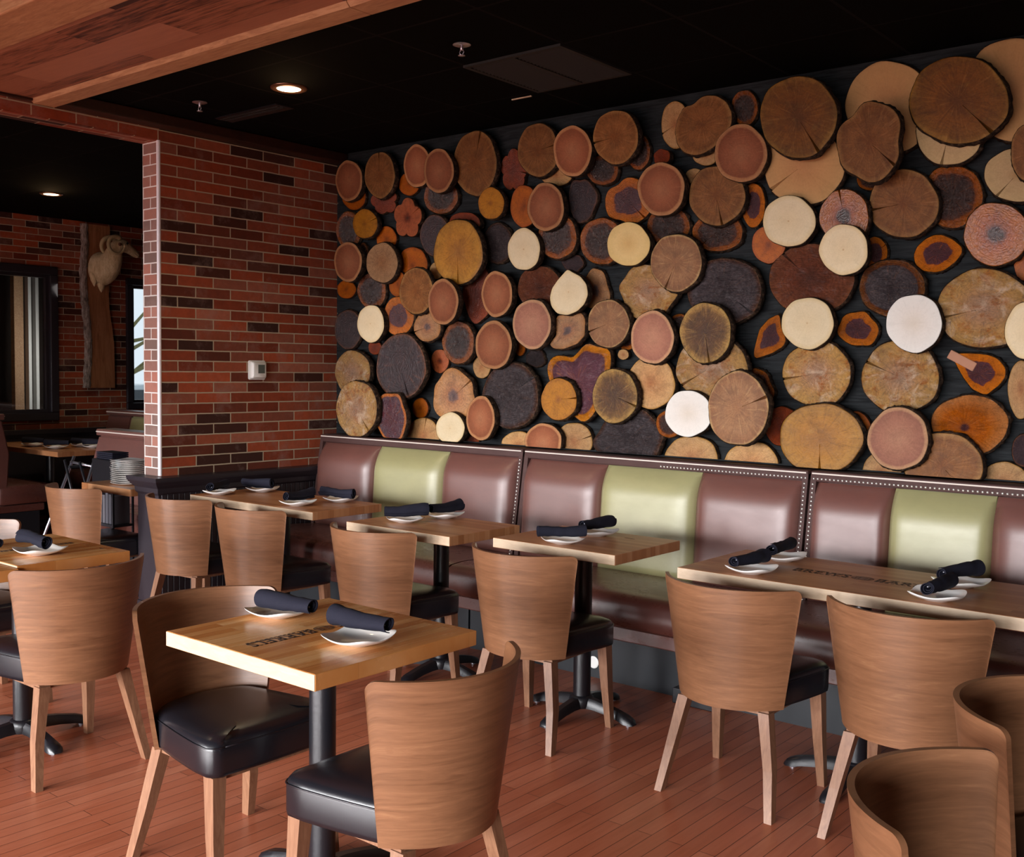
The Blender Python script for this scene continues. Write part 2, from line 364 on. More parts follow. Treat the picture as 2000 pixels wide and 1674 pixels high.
# behind window 1: an enclosed entry with timber boards and pale posts
bm = boxes((-11.4, -11.35, 3.6, 5.9, 0, 3.0), (-11.4, -10.36, 3.55, 3.6, 0, 3.0), (-11.4, -10.36, 5.72, 5.78, 0, 3.0), (-11.4, -10.36, 3.55, 5.78, 3.0, 3.05), (-11.4, -10.36, 3.55, 5.78, -0.05, 0.0))
struct(obj('wall_entry', bm, M['wall_plain']))
o_ = obj('timber_boards', boxes((-11.30, -11.25, 4.55, 4.78, 0, 2.9), (-11.27, -11.22, 4.79, 5.0, 0, 2.9), (-11.30, -11.25, 5.01, 5.18, 0, 2.2)), M['leg']); tag(o_, 'upright brown boards seen through the left far window', 'boards')
for y0_, wd, mt, nm, lb in ((5.30, 0.10, 'rustic', 'timber_post', 'rough pale timber post behind the left far window pane'), (5.45, 0.035, 'plastic', 'white_post', 'thin white upright behind the left far window, left of two'), (5.53, 0.035, 'plastic', 'white_post', 'thin white upright behind the left far window, right of two'), (4.43, 0.05, 'plastic', 'white_post', 'pale upright at the left edge of the far window')):
    tag(obj(nm, boxes((-11.20, -11.12, y0_, y0_ + wd, 0, 2.98), bev=0.004), M[mt]), lb, 'post')
tag(obj('string_of_bulbs', (lambda b: (tube(b, [(-10.9, 4.35, 2.6), (-10.9, 4.6, 2.42), (-10.9, 4.9, 2.36), (-10.9, 5.2, 2.5), (-10.9, 5.3, 2.75)], 0.006, 6), b)[1])(bmesh.new()), M['black_wood']), 'dark hanging cable looped behind the left far window', 'cable')
# fill light added inside the closed entry, which has no opening
area('entry_fill', (-10.7, 5.6, 1.6), (-0.6, -1, 0), 0.5, 1.8, 9, (1, 0.95, 0.88), 160)
# outside window 2
struct(obj('ground', boxes((-60, -11.5, 0, 60, -0.3, -0.25)), plain('snowy_ground', '#d5d8da', 0.9)))
tr = thing('bare_tree', 'bare yellow-green branches outside the narrow far window', 'tree', (-13.2, 7.55, -0.25))
bm = bmesh.new(); random.seed(4)
tube(bm, [(0, 0, 0), (0.03, 0.05, 1.2), (0.0, 0.1, 2.0)], [0.12, 0.09, 0.07], 8)
for i in range(16):
    a = random.uniform(-1.3, 1.5); L_ = random.uniform(0.8, 1.6); z_ = random.uniform(1.3, 2.0)
    p = [Vector((0.02, 0.08, z_))]
    for k in range(4): p.append(p[-1] + Vector((random.uniform(-.1, .1), math.sin(a) * L_ / 4 + random.uniform(-.05, .05), abs(math.cos(a)) * L_ / 4 + 0.02)))
    tube(bm, p, [0.035, 0.026, 0.018, 0.012, 0.006], 6)
obj('branches', bm, plain('mossy_bark', '#75704a', 0.9), tr)
car = thing('parked_car', 'pale parked car outside the narrow far window', 'car', (-19.0, 10.8, -0.25))
bm = bmesh.new()
side = [(-2.1, .35), (-2.15, .75), (-1.5, .88), (-.9, 1.32), (.6, 1.36), (1.3, .95), (2.1, .85), (2.15, .4)]
loft(bm, [[(yy, x, z) for x, z in side] for yy in (-.85, .85)])
obj('car_body', bm, plain('pale_car_paint', '#bcc4c8', 0.3), car)
bm = bmesh.new()
for s_ in (-.86, .86):
    for x_ in (-1.35, 1.35): cyl(bm, (s_ - .08, x_, .33), (s_ + .08, x_, .33), .33)
obj('wheels', bm, M['iron'], car)
bm = boxes((-0.87, 0.87, -1.3, 1.0, 0.92, 1.26)); obj('car_windows', bm, plain('car_glass', '#2a3036', 0.1), car)

# ------------------------------------------------------------------ wood slices on the wall
WY = 4.85
def slice_mat(name, stops, rough=0.55, rings=0.25, blotch=None, bump=0.15, spec=0.3, heart=None, saw=0.0, off=(0.0, 0.0), streak=0.30, pores=0.45, sat=1.12):
    """end-grain face: radius comes from the slice's own disc coordinates"""
    t = NT('slice_' + name, rough, spec=spec)
    uv = t.tc('UV'); r0 = t.rnd()
    sh = t.n('ShaderNodeCombineXYZ'); t.link(t.math('MULTIPLY', r0, 37.0), sh.inputs[0]); t.link(t.math('MULTIPLY', r0, 17.0), sh.inputs[1]); t.link(t.math('MULTIPLY', r0, 5.0), sh.inputs[2])
    v = t.n('ShaderNodeVectorMath', operation='ADD'); t.link(uv, v.inputs[0]); t.link(sh.outputs[0], v.inputs[1])
    ln = t.n('ShaderNodeVectorMath', operation='LENGTH'); t.link(uv, ln.inputs[0])
    n1 = t.noise(v.outputs[0], 1.6, 4, 0.6)
    n2 = t.noise(v.outputs[0], 7.0, 7, 0.72, 0.4)
    # distance from the centre, pushed about by noise but true at the rim
    c = t.n('ShaderNodeVectorMath', operation='SUBTRACT'); t.link(uv, c.inputs[0]); c.inputs[1].default_value = (off[0], off[1], 0)
    lc = t.n('ShaderNodeVectorMath', operation='LENGTH'); t.link(c.outputs[0], lc.inputs[0])
    rd = t.math('ADD', lc.outputs['Value'], t.math('MULTIPLY', t.math('SUBTRACT', n1, 0.5), heart if heart is not None else 0.12))
    col_ = t.ramp(rd, stops)
    rg = t.math('SINE', t.math('MULTIPLY', t.math('ADD', lc.outputs['Value'], t.math('MULTIPLY', n1, 0.9)), 55.0))
    rg = t.math('MULTIPLY', t.math('ADD', t.math('MULTIPLY', rg, 0.5), 0.5), n2)
    col_ = t.mix(t.math('MULTIPLY', rg, rings), col_, tuple(0.35 * x for x in lin(stops[0][1])[:3]) + (1,))
    if blotch:
        for k, (cc, lo, hi, am, s_) in enumerate(blotch):
            nb = t.noise(v.outputs[0], s_, 6, 0.68, 0.6)
            col_ = t.mix(t.ramp(nb, [(lo, 0.0), (hi, am)]), col_, cc)
    # fine pores, radial streaks and checks
    nz = t.n('ShaderNodeVectorMath', operation='NORMALIZE'); t.link(c.outputs[0], nz.inputs[0])
    sc4 = t.n('ShaderNodeVectorMath', operation='SCALE'); t.link(nz.outputs[0], sc4.inputs[0]); sc4.inputs['Scale'].default_value = 7.0
    ad2 = t.n('ShaderNodeVectorMath', operation='ADD'); t.link(sc4.outputs[0], ad2.inputs[0])
    cz = t.n('ShaderNodeCombineXYZ'); t.link(t.math('MULTIPLY', r0, 23.0), cz.inputs[0]); t.link(t.math('MULTIPLY', lc.outputs['Value'], 1.3), cz.inputs[2]); t.link(cz.outputs[0], ad2.inputs[1])
    ray = t.noise(ad2.outputs[0], 1.6, 4, 0.6)
    fine = t.noise(v.outputs[0], 26.0, 8, 0.75, 0.3)
    dk = tuple(0.30 * x for x in lin(stops[0][1])[:3]) + (1,)
    col_ = t.mix(t.ramp(ray, [(0.54, 0.0), (0.66, streak)]), col_, dk)
    col_ = t.mix(t.ramp(ray, [(0.30, streak * 0.9), (0.44, 0.0)]), col_, tuple(min(1, 1.5 * x + 0.03) for x in lin(stops[-1][1])[:3]) + (1,))
    col_ = t.mix(t.ramp(fine, [(0.50, 0.0), (0.68, pores)]), col_, dk)
    col_ = t.mix(t.ramp(t.noise(v.outputs[0], 2.6, 5, 0.65), [(0.45, 0.0), (0.75, pores)]), col_, dk)
    hs = t.n('ShaderNodeHueSaturation'); t.link(col_, hs.inputs['Color'])
    t.link(t.math('MULTIPLY_ADD', r0, 0.30, 0.70), hs.inputs['Value']); hs.inputs['Saturation'].default_value = sat
    t.color(hs.outputs[0])
    h = t.math('ADD', t.math('MULTIPLY', n2, 0.8), t.math('MULTIPLY', rg, 0.3))
    if saw:
        s1 = t.noise(t.mapping(v.outputs[0], scale=(2, 34, 1), rot=(0, 0, 0.6)), 1.0, 3, 0.6)
        h = t.math('ADD', h, t.math('MULTIPLY', s1, saw))
    t.bump(h, bump, 0.01 if bump < 0.5 else 0.03)
    t.rough(t.math('MULTIPLY_ADD', n2, 0.3, rough - 0.15)); return t.m
KM = {
 'P': slice_mat('peach', [(0.0, '#a86c4a'), (0.5, '#99593a'), (0.84, '#84482c'), (0.89, '#ae754c'), (1.0, '#b88458')], 0.62, 0.3, heart=0.05, saw=0.4, bump=0.25, streak=0.10, pores=0.28, spec=0.2, sat=1.0),
 'P2': slice_mat('rosy', [(0.0, '#b98062'), (0.55, '#ab6f56'), (0.86, '#9c634e'), (0.91, '#bc8660'), (1.0, '#c49468')], 0.62, 0.25, heart=0.05, saw=0.9, bump=0.35, streak=0.10, pores=0.3, spec=0.2, sat=0.95),
 'O': slice_mat('orange', [(0.0, '#7c3f22'), (0.3, '#a5592e'), (0.8, '#b5652f'), (1.0, '#9c4e26')], 0.45, 0.3),
 'N': slice_mat('ochre', [(0.0, '#8a5730'), (0.25, '#b0783e'), (0.8, '#b27a40'), (1.0, '#a06a36')], 0.5, 0.3, blotch=[('#6a4024', 0.6, 0.8, 0.5, 3.0)]),
 'D': slice_mat('dark_heart', [(0.0, '#2d211f'), (0.60, '#3d2b27'), (0.74, '#4a2a20'), (0.80, '#8c4e2c'), (1.0, '#9c5c34')], 0.28, 0.3, bump=0.5, spec=0.6, heart=0.3, blotch=[('#76706e', 0.62, 0.8, 0.4, 9.0)]),
 'M': slice_mat('plum_heart', [(0.0, '#3f262c'), (0.48, '#4d2f34'), (0.58, '#54303a'), (0.63, '#b5642e'), (1.0, '#c5743a')], 0.32, 0.25, bump=0.5, spec=0.6, heart=0.35, blotch=[('#8a7a80', 0.64, 0.8, 0.4, 9.0)]),
 'M2': slice_mat('wine_heart', [(0.0, '#4a1a22'), (0.6, '#45202c'), (0.86, '#3f222e'), (0.90, '#b5672f'), (1.0, '#b5672f')], 0.3, 0.2, bump=0.5, spec=0.6, heart=0.06, blotch=[('#96302a', 0.58, 0.72, 0.7, 2.2)]),
 'M3': slice_mat('purple_heart', [(0.0, '#6a4248'), (0.6, '#5e3c46'), (0.80, '#53323a'), (0.85, '#b5702f'), (1.0, '#c78240')], 0.34, 0.3, bump=0.6, spec=0.6, heart=0.08, blotch=[('#9a8288', 0.5, 0.75, 0.5, 8.0)], saw=1.0),
 'K': slice_mat('near_black', [(0.0, '#392c2e'), (0.85, '#33272a'), (0.95, '#4c332a'), (1.0, '#7a4c36')], 0.42, 0.35, bump=0.5, spec=0.5, blotch=[('#5d4c50', 0.5, 0.8, 0.5, 5.0)]),
 'G': slice_mat('weathered_grey', [(0.0, '#5c5254'), (0.85, '#6b6062'), (0.95, '#6b4a3e'), (1.0, '#86604a')], 0.36, 0.5, bump=1.0, spec=0.6, blotch=[('#a29a9e', 0.5, 0.78, 0.6, 9.0), ('#2c2426', 0.55, 0.75, 0.8, 5.0)], saw=0.8),
 'G2': slice_mat('grey_heart', [(0.0, '#4c4448'), (0.6, '#756a6c'), (0.78, '#6a5f62'), (0.83, '#96593a'), (1.0, '#b0744a')], 0.36, 0.8, bump=1.0, spec=0.6, heart=0.12, blotch=[('#aaa2a4', 0.5, 0.75, 0.5, 9.0)], saw=0.8),
 'Q': slice_mat('salmon', [(0.0, '#3f2119'), (0.18, '#7a3f2e'), (0.35, '#a9634a'), (1.0, '#b06a4e')], 0.45, 0.25, heart=0.2),
 'R': slice_mat('red', [(0.0, '#6a2c1e'), (0.5, '#8a3f28'), (1.0, '#984a30')], 0.36, 0.4, bump=0.5, spec=0.5, blotch=[('#5a2218', 0.5, 0.75, 0.7, 3.0)]),
 'Rb': slice_mat('reddish_glossy', [(0.0, '#6b4a42'), (0.4, '#8a5545'), (0.9, '#96604c'), (1.0, '#a06a50')], 0.32, 0.5, bump=0.9, spec=0.6, blotch=[('#b09a98', 0.55, 0.75, 0.6, 6.0), ('#4c2a22', 0.5, 0.8, 0.6, 3.0)], saw=0.8),
 'X': slice_mat('tan_dark_heart', [(0.0, '#4a3c3e'), (0.18, '#6a5450'), (0.30, '#a9795c'), (0.7, '#b58a68'), (1.0, '#a9784f')], 0.4, 0.35, bump=0.4, heart=0.25, blotch=[('#d0ac8c', 0.55, 0.75, 0.4, 4.0)]),
 'X2': slice_mat('orange_dark_heart', [(0.0, '#2e1c1c'), (0.22, '#432622'), (0.38, '#a3552e'), (0.8, '#b5672f'), (1.0, '#a9612f')], 0.24, 0.2, bump=0.4, spec=0.7, heart=0.2, blotch=[('#d0a070', 0.62, 0.8, 0.5, 3.0)]),
 'A': slice_mat('amber_glossy', [(0.0, '#35181e'), (0.10, '#4a2426'), (0.16, '#a05a34'), (0.6, '#ad633a'), (1.0, '#b57a52')], 0.2, 0.2, bump=0.5, spec=0.8, saw=0.9, heart=0.06, off=(-0.1, -0.1)),
 'B': slice_mat('brown_log', [(0.0, '#7a4a2c'), (0.5, '#8c5e3c'), (0.85, '#7e5232'), (1.0, '#9c744c')], 0.6, 0.3, blotch=[('#54381f', 0.5, 0.75, 0.55, 2.2), ('#a88a5c', 0.6, 0.8, 0.35, 4.0)], heart=0.3),
 'B2': slice_mat('umber_log', [(0.0, '#4a3226'), (0.5, '#6b4a30'), (0.75, '#7a5836'), (0.9, '#ab8452'), (1.0, '#b5925c')], 0.55, 0.35, blotch=[('#4c3626', 0.48, 0.66, 0.7, 2.2), ('#b8935a', 0.6, 0.75, 0.5, 3.6)], heart=0.3, bump=0.3),
 'B3': slice_mat('large_brown_log', [(0.0, '#5a371f'), (0.5, '#7c4f2c'), (0.9, '#77502c'), (1.0, '#8f6a3c')], 0.6, 0.25, blotch=[('#4a2e1a', 0.52, 0.72, 0.6, 1.8), ('#8e7442', 0.58, 0.75, 0.4, 2.6)], heart=0.35),
 'C': slice_mat('pale_brown', [(0.0, '#a0714f'), (0.6, '#a98262'), (1.0, '#b08a68')], 0.6, 0.55, bump=0.3),
 'C2': slice_mat('dusty_brown', [(0.0, '#94694c'), (0.6, '#9a7254'), (0.93, '#8a6044'), (1.0, '#b8966c')], 0.55, 0.3, blotch=[('#75503c', 0.5, 0.72, 0.5, 2.6), ('#b0906c', 0.58, 0.75, 0.4, 4.0)], heart=0.2),
 'T': slice_mat('tan', [(0.0, '#a06c4c'), (0.4, '#bd9068'), (0.9, '#c09a70'), (1.0, '#a9804e')], 0.5, 0.3, blotch=[('#a0684c', 0.55, 0.75, 0.5, 2.8), ('#d8bc98', 0.6, 0.8, 0.5, 4.0)], bump=0.35, saw=0.5),
 'Y': slice_mat('yellow_blotched', [(0.0, '#a0806c'), (0.3, '#b0886a'), (0.6, '#b88e60'), (0.9, '#b8905c'), (1.0, '#a07846')], 0.42, 0.4, blotch=[('#94552e', 0.52, 0.66, 0.85, 3.0), ('#d4bca4', 0.52, 0.68, 0.75, 2.2), ('#5a4438', 0.60, 0.70, 0.8, 9.0)], bump=0.5, spec=0.5),
 'Y2': slice_mat('golden', [(0.0, '#9c6c42'), (0.5, '#b58048'), (0.9, '#b4844a'), (1.0, '#946a3c')], 0.5, 0.25, blotch=[('#7a5230', 0.55, 0.75, 0.45, 2.4), ('#caa468', 0.58, 0.75, 0.4, 4.0)], bump=0.25),
 'L': slice_mat('large_pale', [(0.0, '#b88a68'), (0.6, '#c0966f'), (1.0, '#be9870')], 0.75, 0.08, streak=0.08, pores=0.12, spec=0.1, blotch=[('#b08460', 0.55, 0.8, 0.4, 1.5)], bump=0.05, saw=0.3),
 'W': slice_mat('cream', [(0.0, '#c09468'), (0.06, '#e2cba4'), (0.8, '#e6d2ae'), (1.0, '#dcc294')], 0.7, 0.08, bump=0.05, streak=0.06, pores=0.10, spec=0.15, sat=1.0, blotch=[('#d2b084', 0.6, 0.8, 0.4, 2.0)]),
 'W2': slice_mat('sand', [(0.0, '#b8946c'), (0.3, '#cfb08a'), (1.0, '#d2b68c')], 0.7, 0.15, bump=0.08, streak=0.1, pores=0.15, spec=0.15, blotch=[('#a98058', 0.62, 0.76, 0.5, 4.0)]),
 'W3': slice_mat('buttery', [(0.0, '#d0a868'), (0.6, '#e0bf80'), (1.0, '#d8b674')], 0.6, 0.08, bump=0.05, streak=0.06, pores=0.12, sat=1.0, blotch=[('#8c5a34', 0.72, 0.78, 0.9, 3.5)]),
 'WW': slice_mat('white', [(0.0, '#e2d4c4'), (0.5, '#ece2d8'), (1.0, '#eee8e0')], 0.75, 0.05, bump=0.05, streak=0.06, pores=0.08, spec=0.1, sat=1.0),
}
WORDS = {'P': 'smooth reddish-tan', 'P2': 'rosy tan', 'O': 'orange-brown', 'N': 'ochre', 'D': 'dark-hearted, orange-rimmed', 'M': 'plum-hearted orange', 'M2': 'wine-red', 'M3': 'lobed purple-hearted', 'K': 'near-black',
 'G': 'weathered grey', 'G2': 'grey-hearted orange-rimmed', 'Q': 'salmon', 'R': 'red-brown', 'Rb': 'glossy reddish-grey', 'X': 'tan dark-centred', 'X2': 'glossy orange dark-centred', 'A': 'glossy amber', 'B': 'rough brown',
 'B2': 'mottled umber', 'B3': 'very large dark brown', 'C': 'pale brown ringed', 'C2': 'dusty brown', 'T': 'light tan', 'Y': 'blotchy yellow-tan', 'Y2': 'golden brown', 'L': 'large pale cream', 'W': 'cream', 'W2': 'sandy cream', 'W3': 'buttery yellow', 'WW': 'white'}
SHW = {'lobe': 'lobed', 'irr': 'uneven', 'tall': 'long', 'star': 'lobed', 'leaf': 'leaf-shaped', 'leaf2': 'almond-shaped', 'tear': 'teardrop', 'notch': 'dented', 'point': 'pointed', 'sq': 'squarish', 'sun': 'sun-rayed', '': 'round'}
SLICES=[
(-5.349,2.627,0.117,0.089,-13,0.004,0.029,'O',None,''),(-5.057,2.569,0.125,0.086,-10,0.004,0.032,'R',None,'lobe'),
(-4.836,2.655,0.091,0.071,-15,0.004,0.027,'O',None,''),(-4.553,2.553,0.144,0.108,-13,0.004,0.036,'D',None,''),
(-4.808,2.436,0.131,0.12,-47,0.0371,0.033,'Q',30,'lobe'),(-5.398,2.41,0.128,0.117,-33,0.004,0.03,'D',None,''),
(-5.039,2.328,0.094,0.078,-14,0.004,0.027,'O',None,''),(-4.54,2.306,0.129,0.118,-59,0.0713,0.033,'K',None,''),
(-4.092,2.236,0.121,0.111,-59,0.004,0.034,'G',None,''),(-4.793,2.145,0.131,0.113,-14,0.004,0.033,'O',None,''),
(-5.265,2.243,0.073,0.049,-86,0.004,0.019,'D',None,''),(-4.597,2.101,0.057,0.052,-24,0.004,0.022,'T',None,''),
(-5.421,2.016,0.093,0.061,-4,0.004,0.026,'O',None,''),(-5.168,1.996,0.136,0.115,-9,0.004,0.033,'D',None,''),
(-4.896,2.027,0.083,0.079,-42,0.0389,0.025,'O',None,''),(-5.398,1.748,0.136,0.13,-14,0.004,0.032,'K',None,''),
(-4.853,1.822,0.134,0.123,-11,0.0656,0.034,'M',None,''),(-4.568,1.749,0.114,0.09,-4,0.1008,0.032,'X',200,''),
(-4.24,1.949,0.175,0.118,-87,0.004,0.034,'R',None,'tall'),(-5.146,1.627,0.061,0.046,-1,0.004,0.021,'R',None,''),
(-4.556,1.541,0.075,0.073,-8,0.004,0.025,'Q',None,''),(-4.723,1.243,0.07,0.064,9,0.004,0.024,'O',None,''),
(-4.21,1.508,0.07,0.068,-8,0.004,0.025,'T',None,''),(-4.661,1.07,0.142,0.115,7,0.0292,0.036,'T',80,''),
(-4.289,1.061,0.062,0.042,5,0.004,0.023,'R',None,''),(-3.911,1.054,0.131,0.081,5,0.004,0.036,'T',None,''),
(-3.51,1.095,0.127,0.109,9,0.004,0.036,'T',20,''),(-3.123,1.134,0.222,0.146,4,0.0415,0.036,'G',None,'irr'),
(-3.381,1.934,0.121,0.087,-85,0.004,0.031,'X',None,'irr'),(-3.801,1.563,0.072,0.05,-1,0.004,0.026,'G',None,'irr'),
(-3.92,1.62,0.044,0.039,-85,0.004,0.02,'O',None,''),(-3.179,1.659,0.06,0.05,-4,0.004,0.026,'M',None,''),
(-3.183,1.584,0.035,0.028,-2,0.0311,0.02,'T',None,''),(-2.854,1.737,0.06,0.058,-29,0.004,0.027,'D',None,''),
(-3.126,2.656,0.095,0.074,-75,0.004,0.03,'D',None,''),(-3.35,2.583,0.107,0.078,-15,0.004,0.035,'D',None,''),
(-3.975,2.649,0.126,0.1,-76,0.004,0.032,'R',350,'lobe'),(-3.665,2.589,0.114,0.061,-9,0.004,0.035,'T',None,''),
(-3.485,2.433,0.127,0.089,-83,0.004,0.031,'K',None,'irr'),(-3.177,2.4,0.142,0.121,-24,0.004,0.036,'M',315,'irr'),
(-2.929,2.252,0.129,0.097,-12,0.004,0.036,'D',None,''),(-3.545,2.094,0.073,0.05,-7,0.004,0.027,'K',None,'irr'),
(-2.899,2.765,0.123,0.084,-80,0.004,0.033,'T',200,''),(-2.51,2.796,0.089,0.069,-71,0.004,0.031,'D',None,''),
(-2.72,2.596,0.078,0.056,-15,0.004,0.032,'T',None,''),(-2.451,2.318,0.108,0.064,-85,0.004,0.029,'M',None,''),
(-2.642,2.2,0.142,0.097,-9,0.004,0.036,'D',225,''),(-2.361,2.119,0.094,0.085,-51,0.004,0.036,'O',None,''),
(-2.782,2.492,0.056,0.039,-14,0.004,0.026,'T',None,''),(-2.341,1.675,0.087,0.111,0,0.004,0.036,'M',None,'leaf'),
(-2.395,1.416,0.093,0.081,-87,0.004,0.034,'D',None,'irr'),(-2.855,1.227,0.077,0.07,6,0.079,0.031,'D',None,''),
(-2.763,1.042,0.157,0.126,8,0.004,0.036,'T',260,''),(-2.425,1.036,0.15,0.118,8,0.004,0.036,'T',285,''),
(-2.264,1.239,0.095,0.091,80,0.004,0.036,'R',None,''),(-1.902,1.703,0.091,0.082,-12,0.004,0.036,'M',None,'irr'),
(-1.795,2.694,0.221,0.185,-54,0.004,0.036,'L',None,''),(-1.27,2.693,0.226,0.183,-60,0.004,0.036,'L',None,''),
(-1.863,2.38,0.069,0.046,-12,0.004,0.034,'D',None,''),(-1.503,2.273,0.14,0.122,-57,0.004,0.036,'D',None,''),
(-1.835,2.05,0.071,0.055,-80,0.004,0.03,'M',30,''),(-1.555,2.03,0.104,0.083,0,0.004,0.036,'M',None,'leaf2'),
(-1.743,1.885,0.148,0.125,-12,0.0351,0.036,'G2',None,''),(-1.201,1.969,0.073,0.042,-85,0.004,0.028,'O',None,''),
(-1.365,1.505,0.109,0.092,0,0.004,0.036,'M',None,'tear'),(-1.386,1.286,0.158,0.127,3,0.0415,0.036,'A',None,''),
(-1.77,1.049,0.097,0.089,78,0.004,0.036,'T',None,''),(-1.248,1.039,0.099,0.093,24,0.004,0.036,'T',None,'sun'),
(-1.166,1.187,0.068,0.046,-89,0.0415,0.029,'K',None,''),(-1.192,1.441,0.123,0.054,-88,0.004,0.032,'T',None,''),
(-1.902,1.247,0.076,0.073,83,0.004,0.035,'O',None,''),(-5.339,2.72,0.139,0.125,-51,0.045,0.042,'P',None,''),
(-5.046,2.726,0.151,0.134,-58,0.045,0.042,'B',90,''),(-4.711,2.747,0.135,0.115,-68,0.045,0.042,'P',None,''),
(-4.233,2.711,0.194,0.165,-68,0.045,0.042,'B',72,''),(-4.065,2.455,0.101,0.089,-29,0.0885,0.042,'N',None,''),
(-5.181,2.427,0.118,0.093,-12,0.045,0.042,'N',20,''),(-4.999,2.164,0.145,0.125,-14,0.0656,0.042,'C',None,''),
(-4.312,2.366,0.125,0.064,-6,0.045,0.042,'R',None,''),(-4.623,1.967,0.147,0.139,-30,0.1339,0.042,'B',None,''),
(-4.352,1.653,0.13,0.127,-27,0.045,0.042,'D',None,''),(-4.788,1.505,0.219,0.202,0,0.1008,0.042,'K',290,''),
(-5.296,1.463,0.172,0.144,1,0.045,0.042,'Y',None,''),(-4.826,1.184,0.159,0.138,85,0.1443,0.042,'M2',None,'irr'),
(-4.384,1.329,0.183,0.15,3,0.045,0.042,'X',40,'irr'),(-3.939,1.345,0.21,0.192,4,0.045,0.042,'G',35,''),
(-3.692,1.085,0.132,0.108,7,0.045,0.042,'P',None,''),(-3.455,1.429,0.219,0.218,0,0.045,0.042,'M3',None,'star'),
(-2.986,1.435,0.148,0.137,-1,0.045,0.042,'T',None,''),(-3.736,1.959,0.159,0.121,-7,0.045,0.042,'Rb',None,''),
(-3.505,1.711,0.125,0.1,0,0.0885,0.042,'X',None,'sq'),(-3.011,1.914,0.186,0.136,-6,0.045,0.042,'Y',None,'irr'),
(-3.76,2.731,0.158,0.137,-50,0.045,0.042,'B',10,''),(-3.854,2.426,0.121,0.1,-75,0.045,0.042,'O',None,''),
(-3.615,2.24,0.137,0.122,-26,0.045,0.042,'D',None,''),(-3.313,2.193,0.146,0.122,-16,0.045,0.042,'D',None,''),
(-2.946,2.598,0.051,0.04,-20,0.045,0.042,'R',None,'irr'),(-2.71,2.73,0.161,0.145,0,0.045,0.042,'B',None,'notch'),
(-2.625,2.373,0.162,0.141,-31,0.045,0.042,'B',280,''),(-2.173,2.472,0.208,0.177,-32,0.045,0.042,'L',215,''),
(-2.572,1.897,0.205,0.164,-8,0.045,0.042,'G',320,''),(-2.121,1.938,0.211,0.161,-8,0.045,0.042,'Rb',130,''),
(-2.078,1.494,0.168,0.153,-4,0.045,0.042,'Y',190,''),(-2.609,1.518,0.2,0.156,-1,0.0885,0.042,'Y',215,''),
(-1.512,2.533,0.147,0.124,-39,0.045,0.042,'W2',255,''),(-1.232,2.329,0.13,0.106,-25,0.045,0.042,'W2',230,''),
(-1.697,2.252,0.161,0.142,-40,0.045,0.042,'B',190,''),(-1.948,2.21,0.127,0.112,-60,0.0885,0.042,'X2',100,''),
(-1.305,2.091,0.137,0.123,-52,0.045,0.042,'X2',None,''),(-1.329,1.778,0.193,0.164,-11,0.0885,0.042,'Y',195,''),
(-1.687,1.486,0.172,0.161,-6,0.045,0.042,'Y',155,''),(-1.478,1.103,0.166,0.145,10,0.079,0.042,'B',310,''),
(-4.479,2.685,0.137,0.119,-62,0.09,0.048,'P',None,''),(-5.288,2.183,0.137,0.127,-29,0.09,0.048,'P',None,''),
(-4.302,2.187,0.201,0.186,-34,0.1059,0.048,'Y2',270,''),(-4.351,1.89,0.136,0.122,-79,0.1774,0.048,'P',None,''),
(-5.056,1.776,0.125,0.119,-16,0.1008,0.048,'W',None,''),(-4.029,1.635,0.141,0.138,-65,0.09,0.048,'P',None,''),
(-4.008,1.93,0.133,0.116,-79,0.09,0.048,'P',None,''),(-5.092,1.23,0.192,0.18,13,0.1878,0.048,'Y',310,''),
(-4.363,1.136,0.117,0.095,6,0.09,0.048,'W',None,''),(-4.122,1.206,0.131,0.111,87,0.09,0.048,'P',None,''),
(-3.547,1.334,0.123,0.116,6,0.09,0.048,'N',5,''),(-3.177,1.362,0.144,0.143,71,0.09,0.048,'B2',340,''),
(-3.713,1.75,0.14,0.135,-56,0.132,0.048,'P2',None,''),(-3.459,1.92,0.129,0.125,0,0.132,0.048,'W',None,'point'),
(-3.226,1.746,0.134,0.126,-19,0.09,0.048,'C2',200,''),(-2.951,1.671,0.137,0.129,-72,0.09,0.048,'P2',None,''),
(-3.482,2.685,0.143,0.123,-58,0.09,0.048,'P',None,''),(-3.201,2.724,0.152,0.131,-43,0.09,0.048,'B',190,''),
(-3.659,2.399,0.138,0.123,-57,0.09,0.048,'P',None,''),(-2.916,2.426,0.146,0.129,-39,0.09,0.048,'P',None,''),
(-3.811,2.175,0.122,0.113,-48,0.09,0.048,'W',None,''),(-3.109,2.159,0.135,0.112,-15,0.09,0.048,'W3',None,''),
(-2.819,2.048,0.153,0.141,-34,0.09,0.048,'C2',245,''),(-2.472,2.554,0.15,0.13,-44,0.09,0.048,'P',None,''),
(-2.16,2.676,0.203,0.172,-44,0.1395,0.048,'B3',300,''),(-2.213,2.209,0.135,0.116,-23,0.09,0.048,'W',None,''),
(-2.705,1.287,0.133,0.116,4,0.132,0.048,'WW',None,''),(-2.106,1.73,0.129,0.119,-16,0.09,0.048,'W',None,''),
(-2.618,1.69,0.149,0.141,-70,0.132,0.048,'B2',280,''),(-2.406,1.324,0.177,0.159,-90,0.1815,0.048,'C2',20,''),
(-2.028,1.195,0.202,0.163,5,0.09,0.048,'Y2',272,''),(-1.8,2.508,0.171,0.14,-66,0.189,0.048,'B',320,'irr'),
(-1.464,2.658,0.214,0.172,-32,0.09,0.048,'B3',310,''),(-1.169,2.404,0.12,0.074,-82,0.09,0.048,'B',None,''),
(-1.925,2.055,0.119,0.108,-46,0.132,0.048,'W',None,''),(-1.601,1.719,0.126,0.118,-65,0.132,0.048,'WW',None,''),
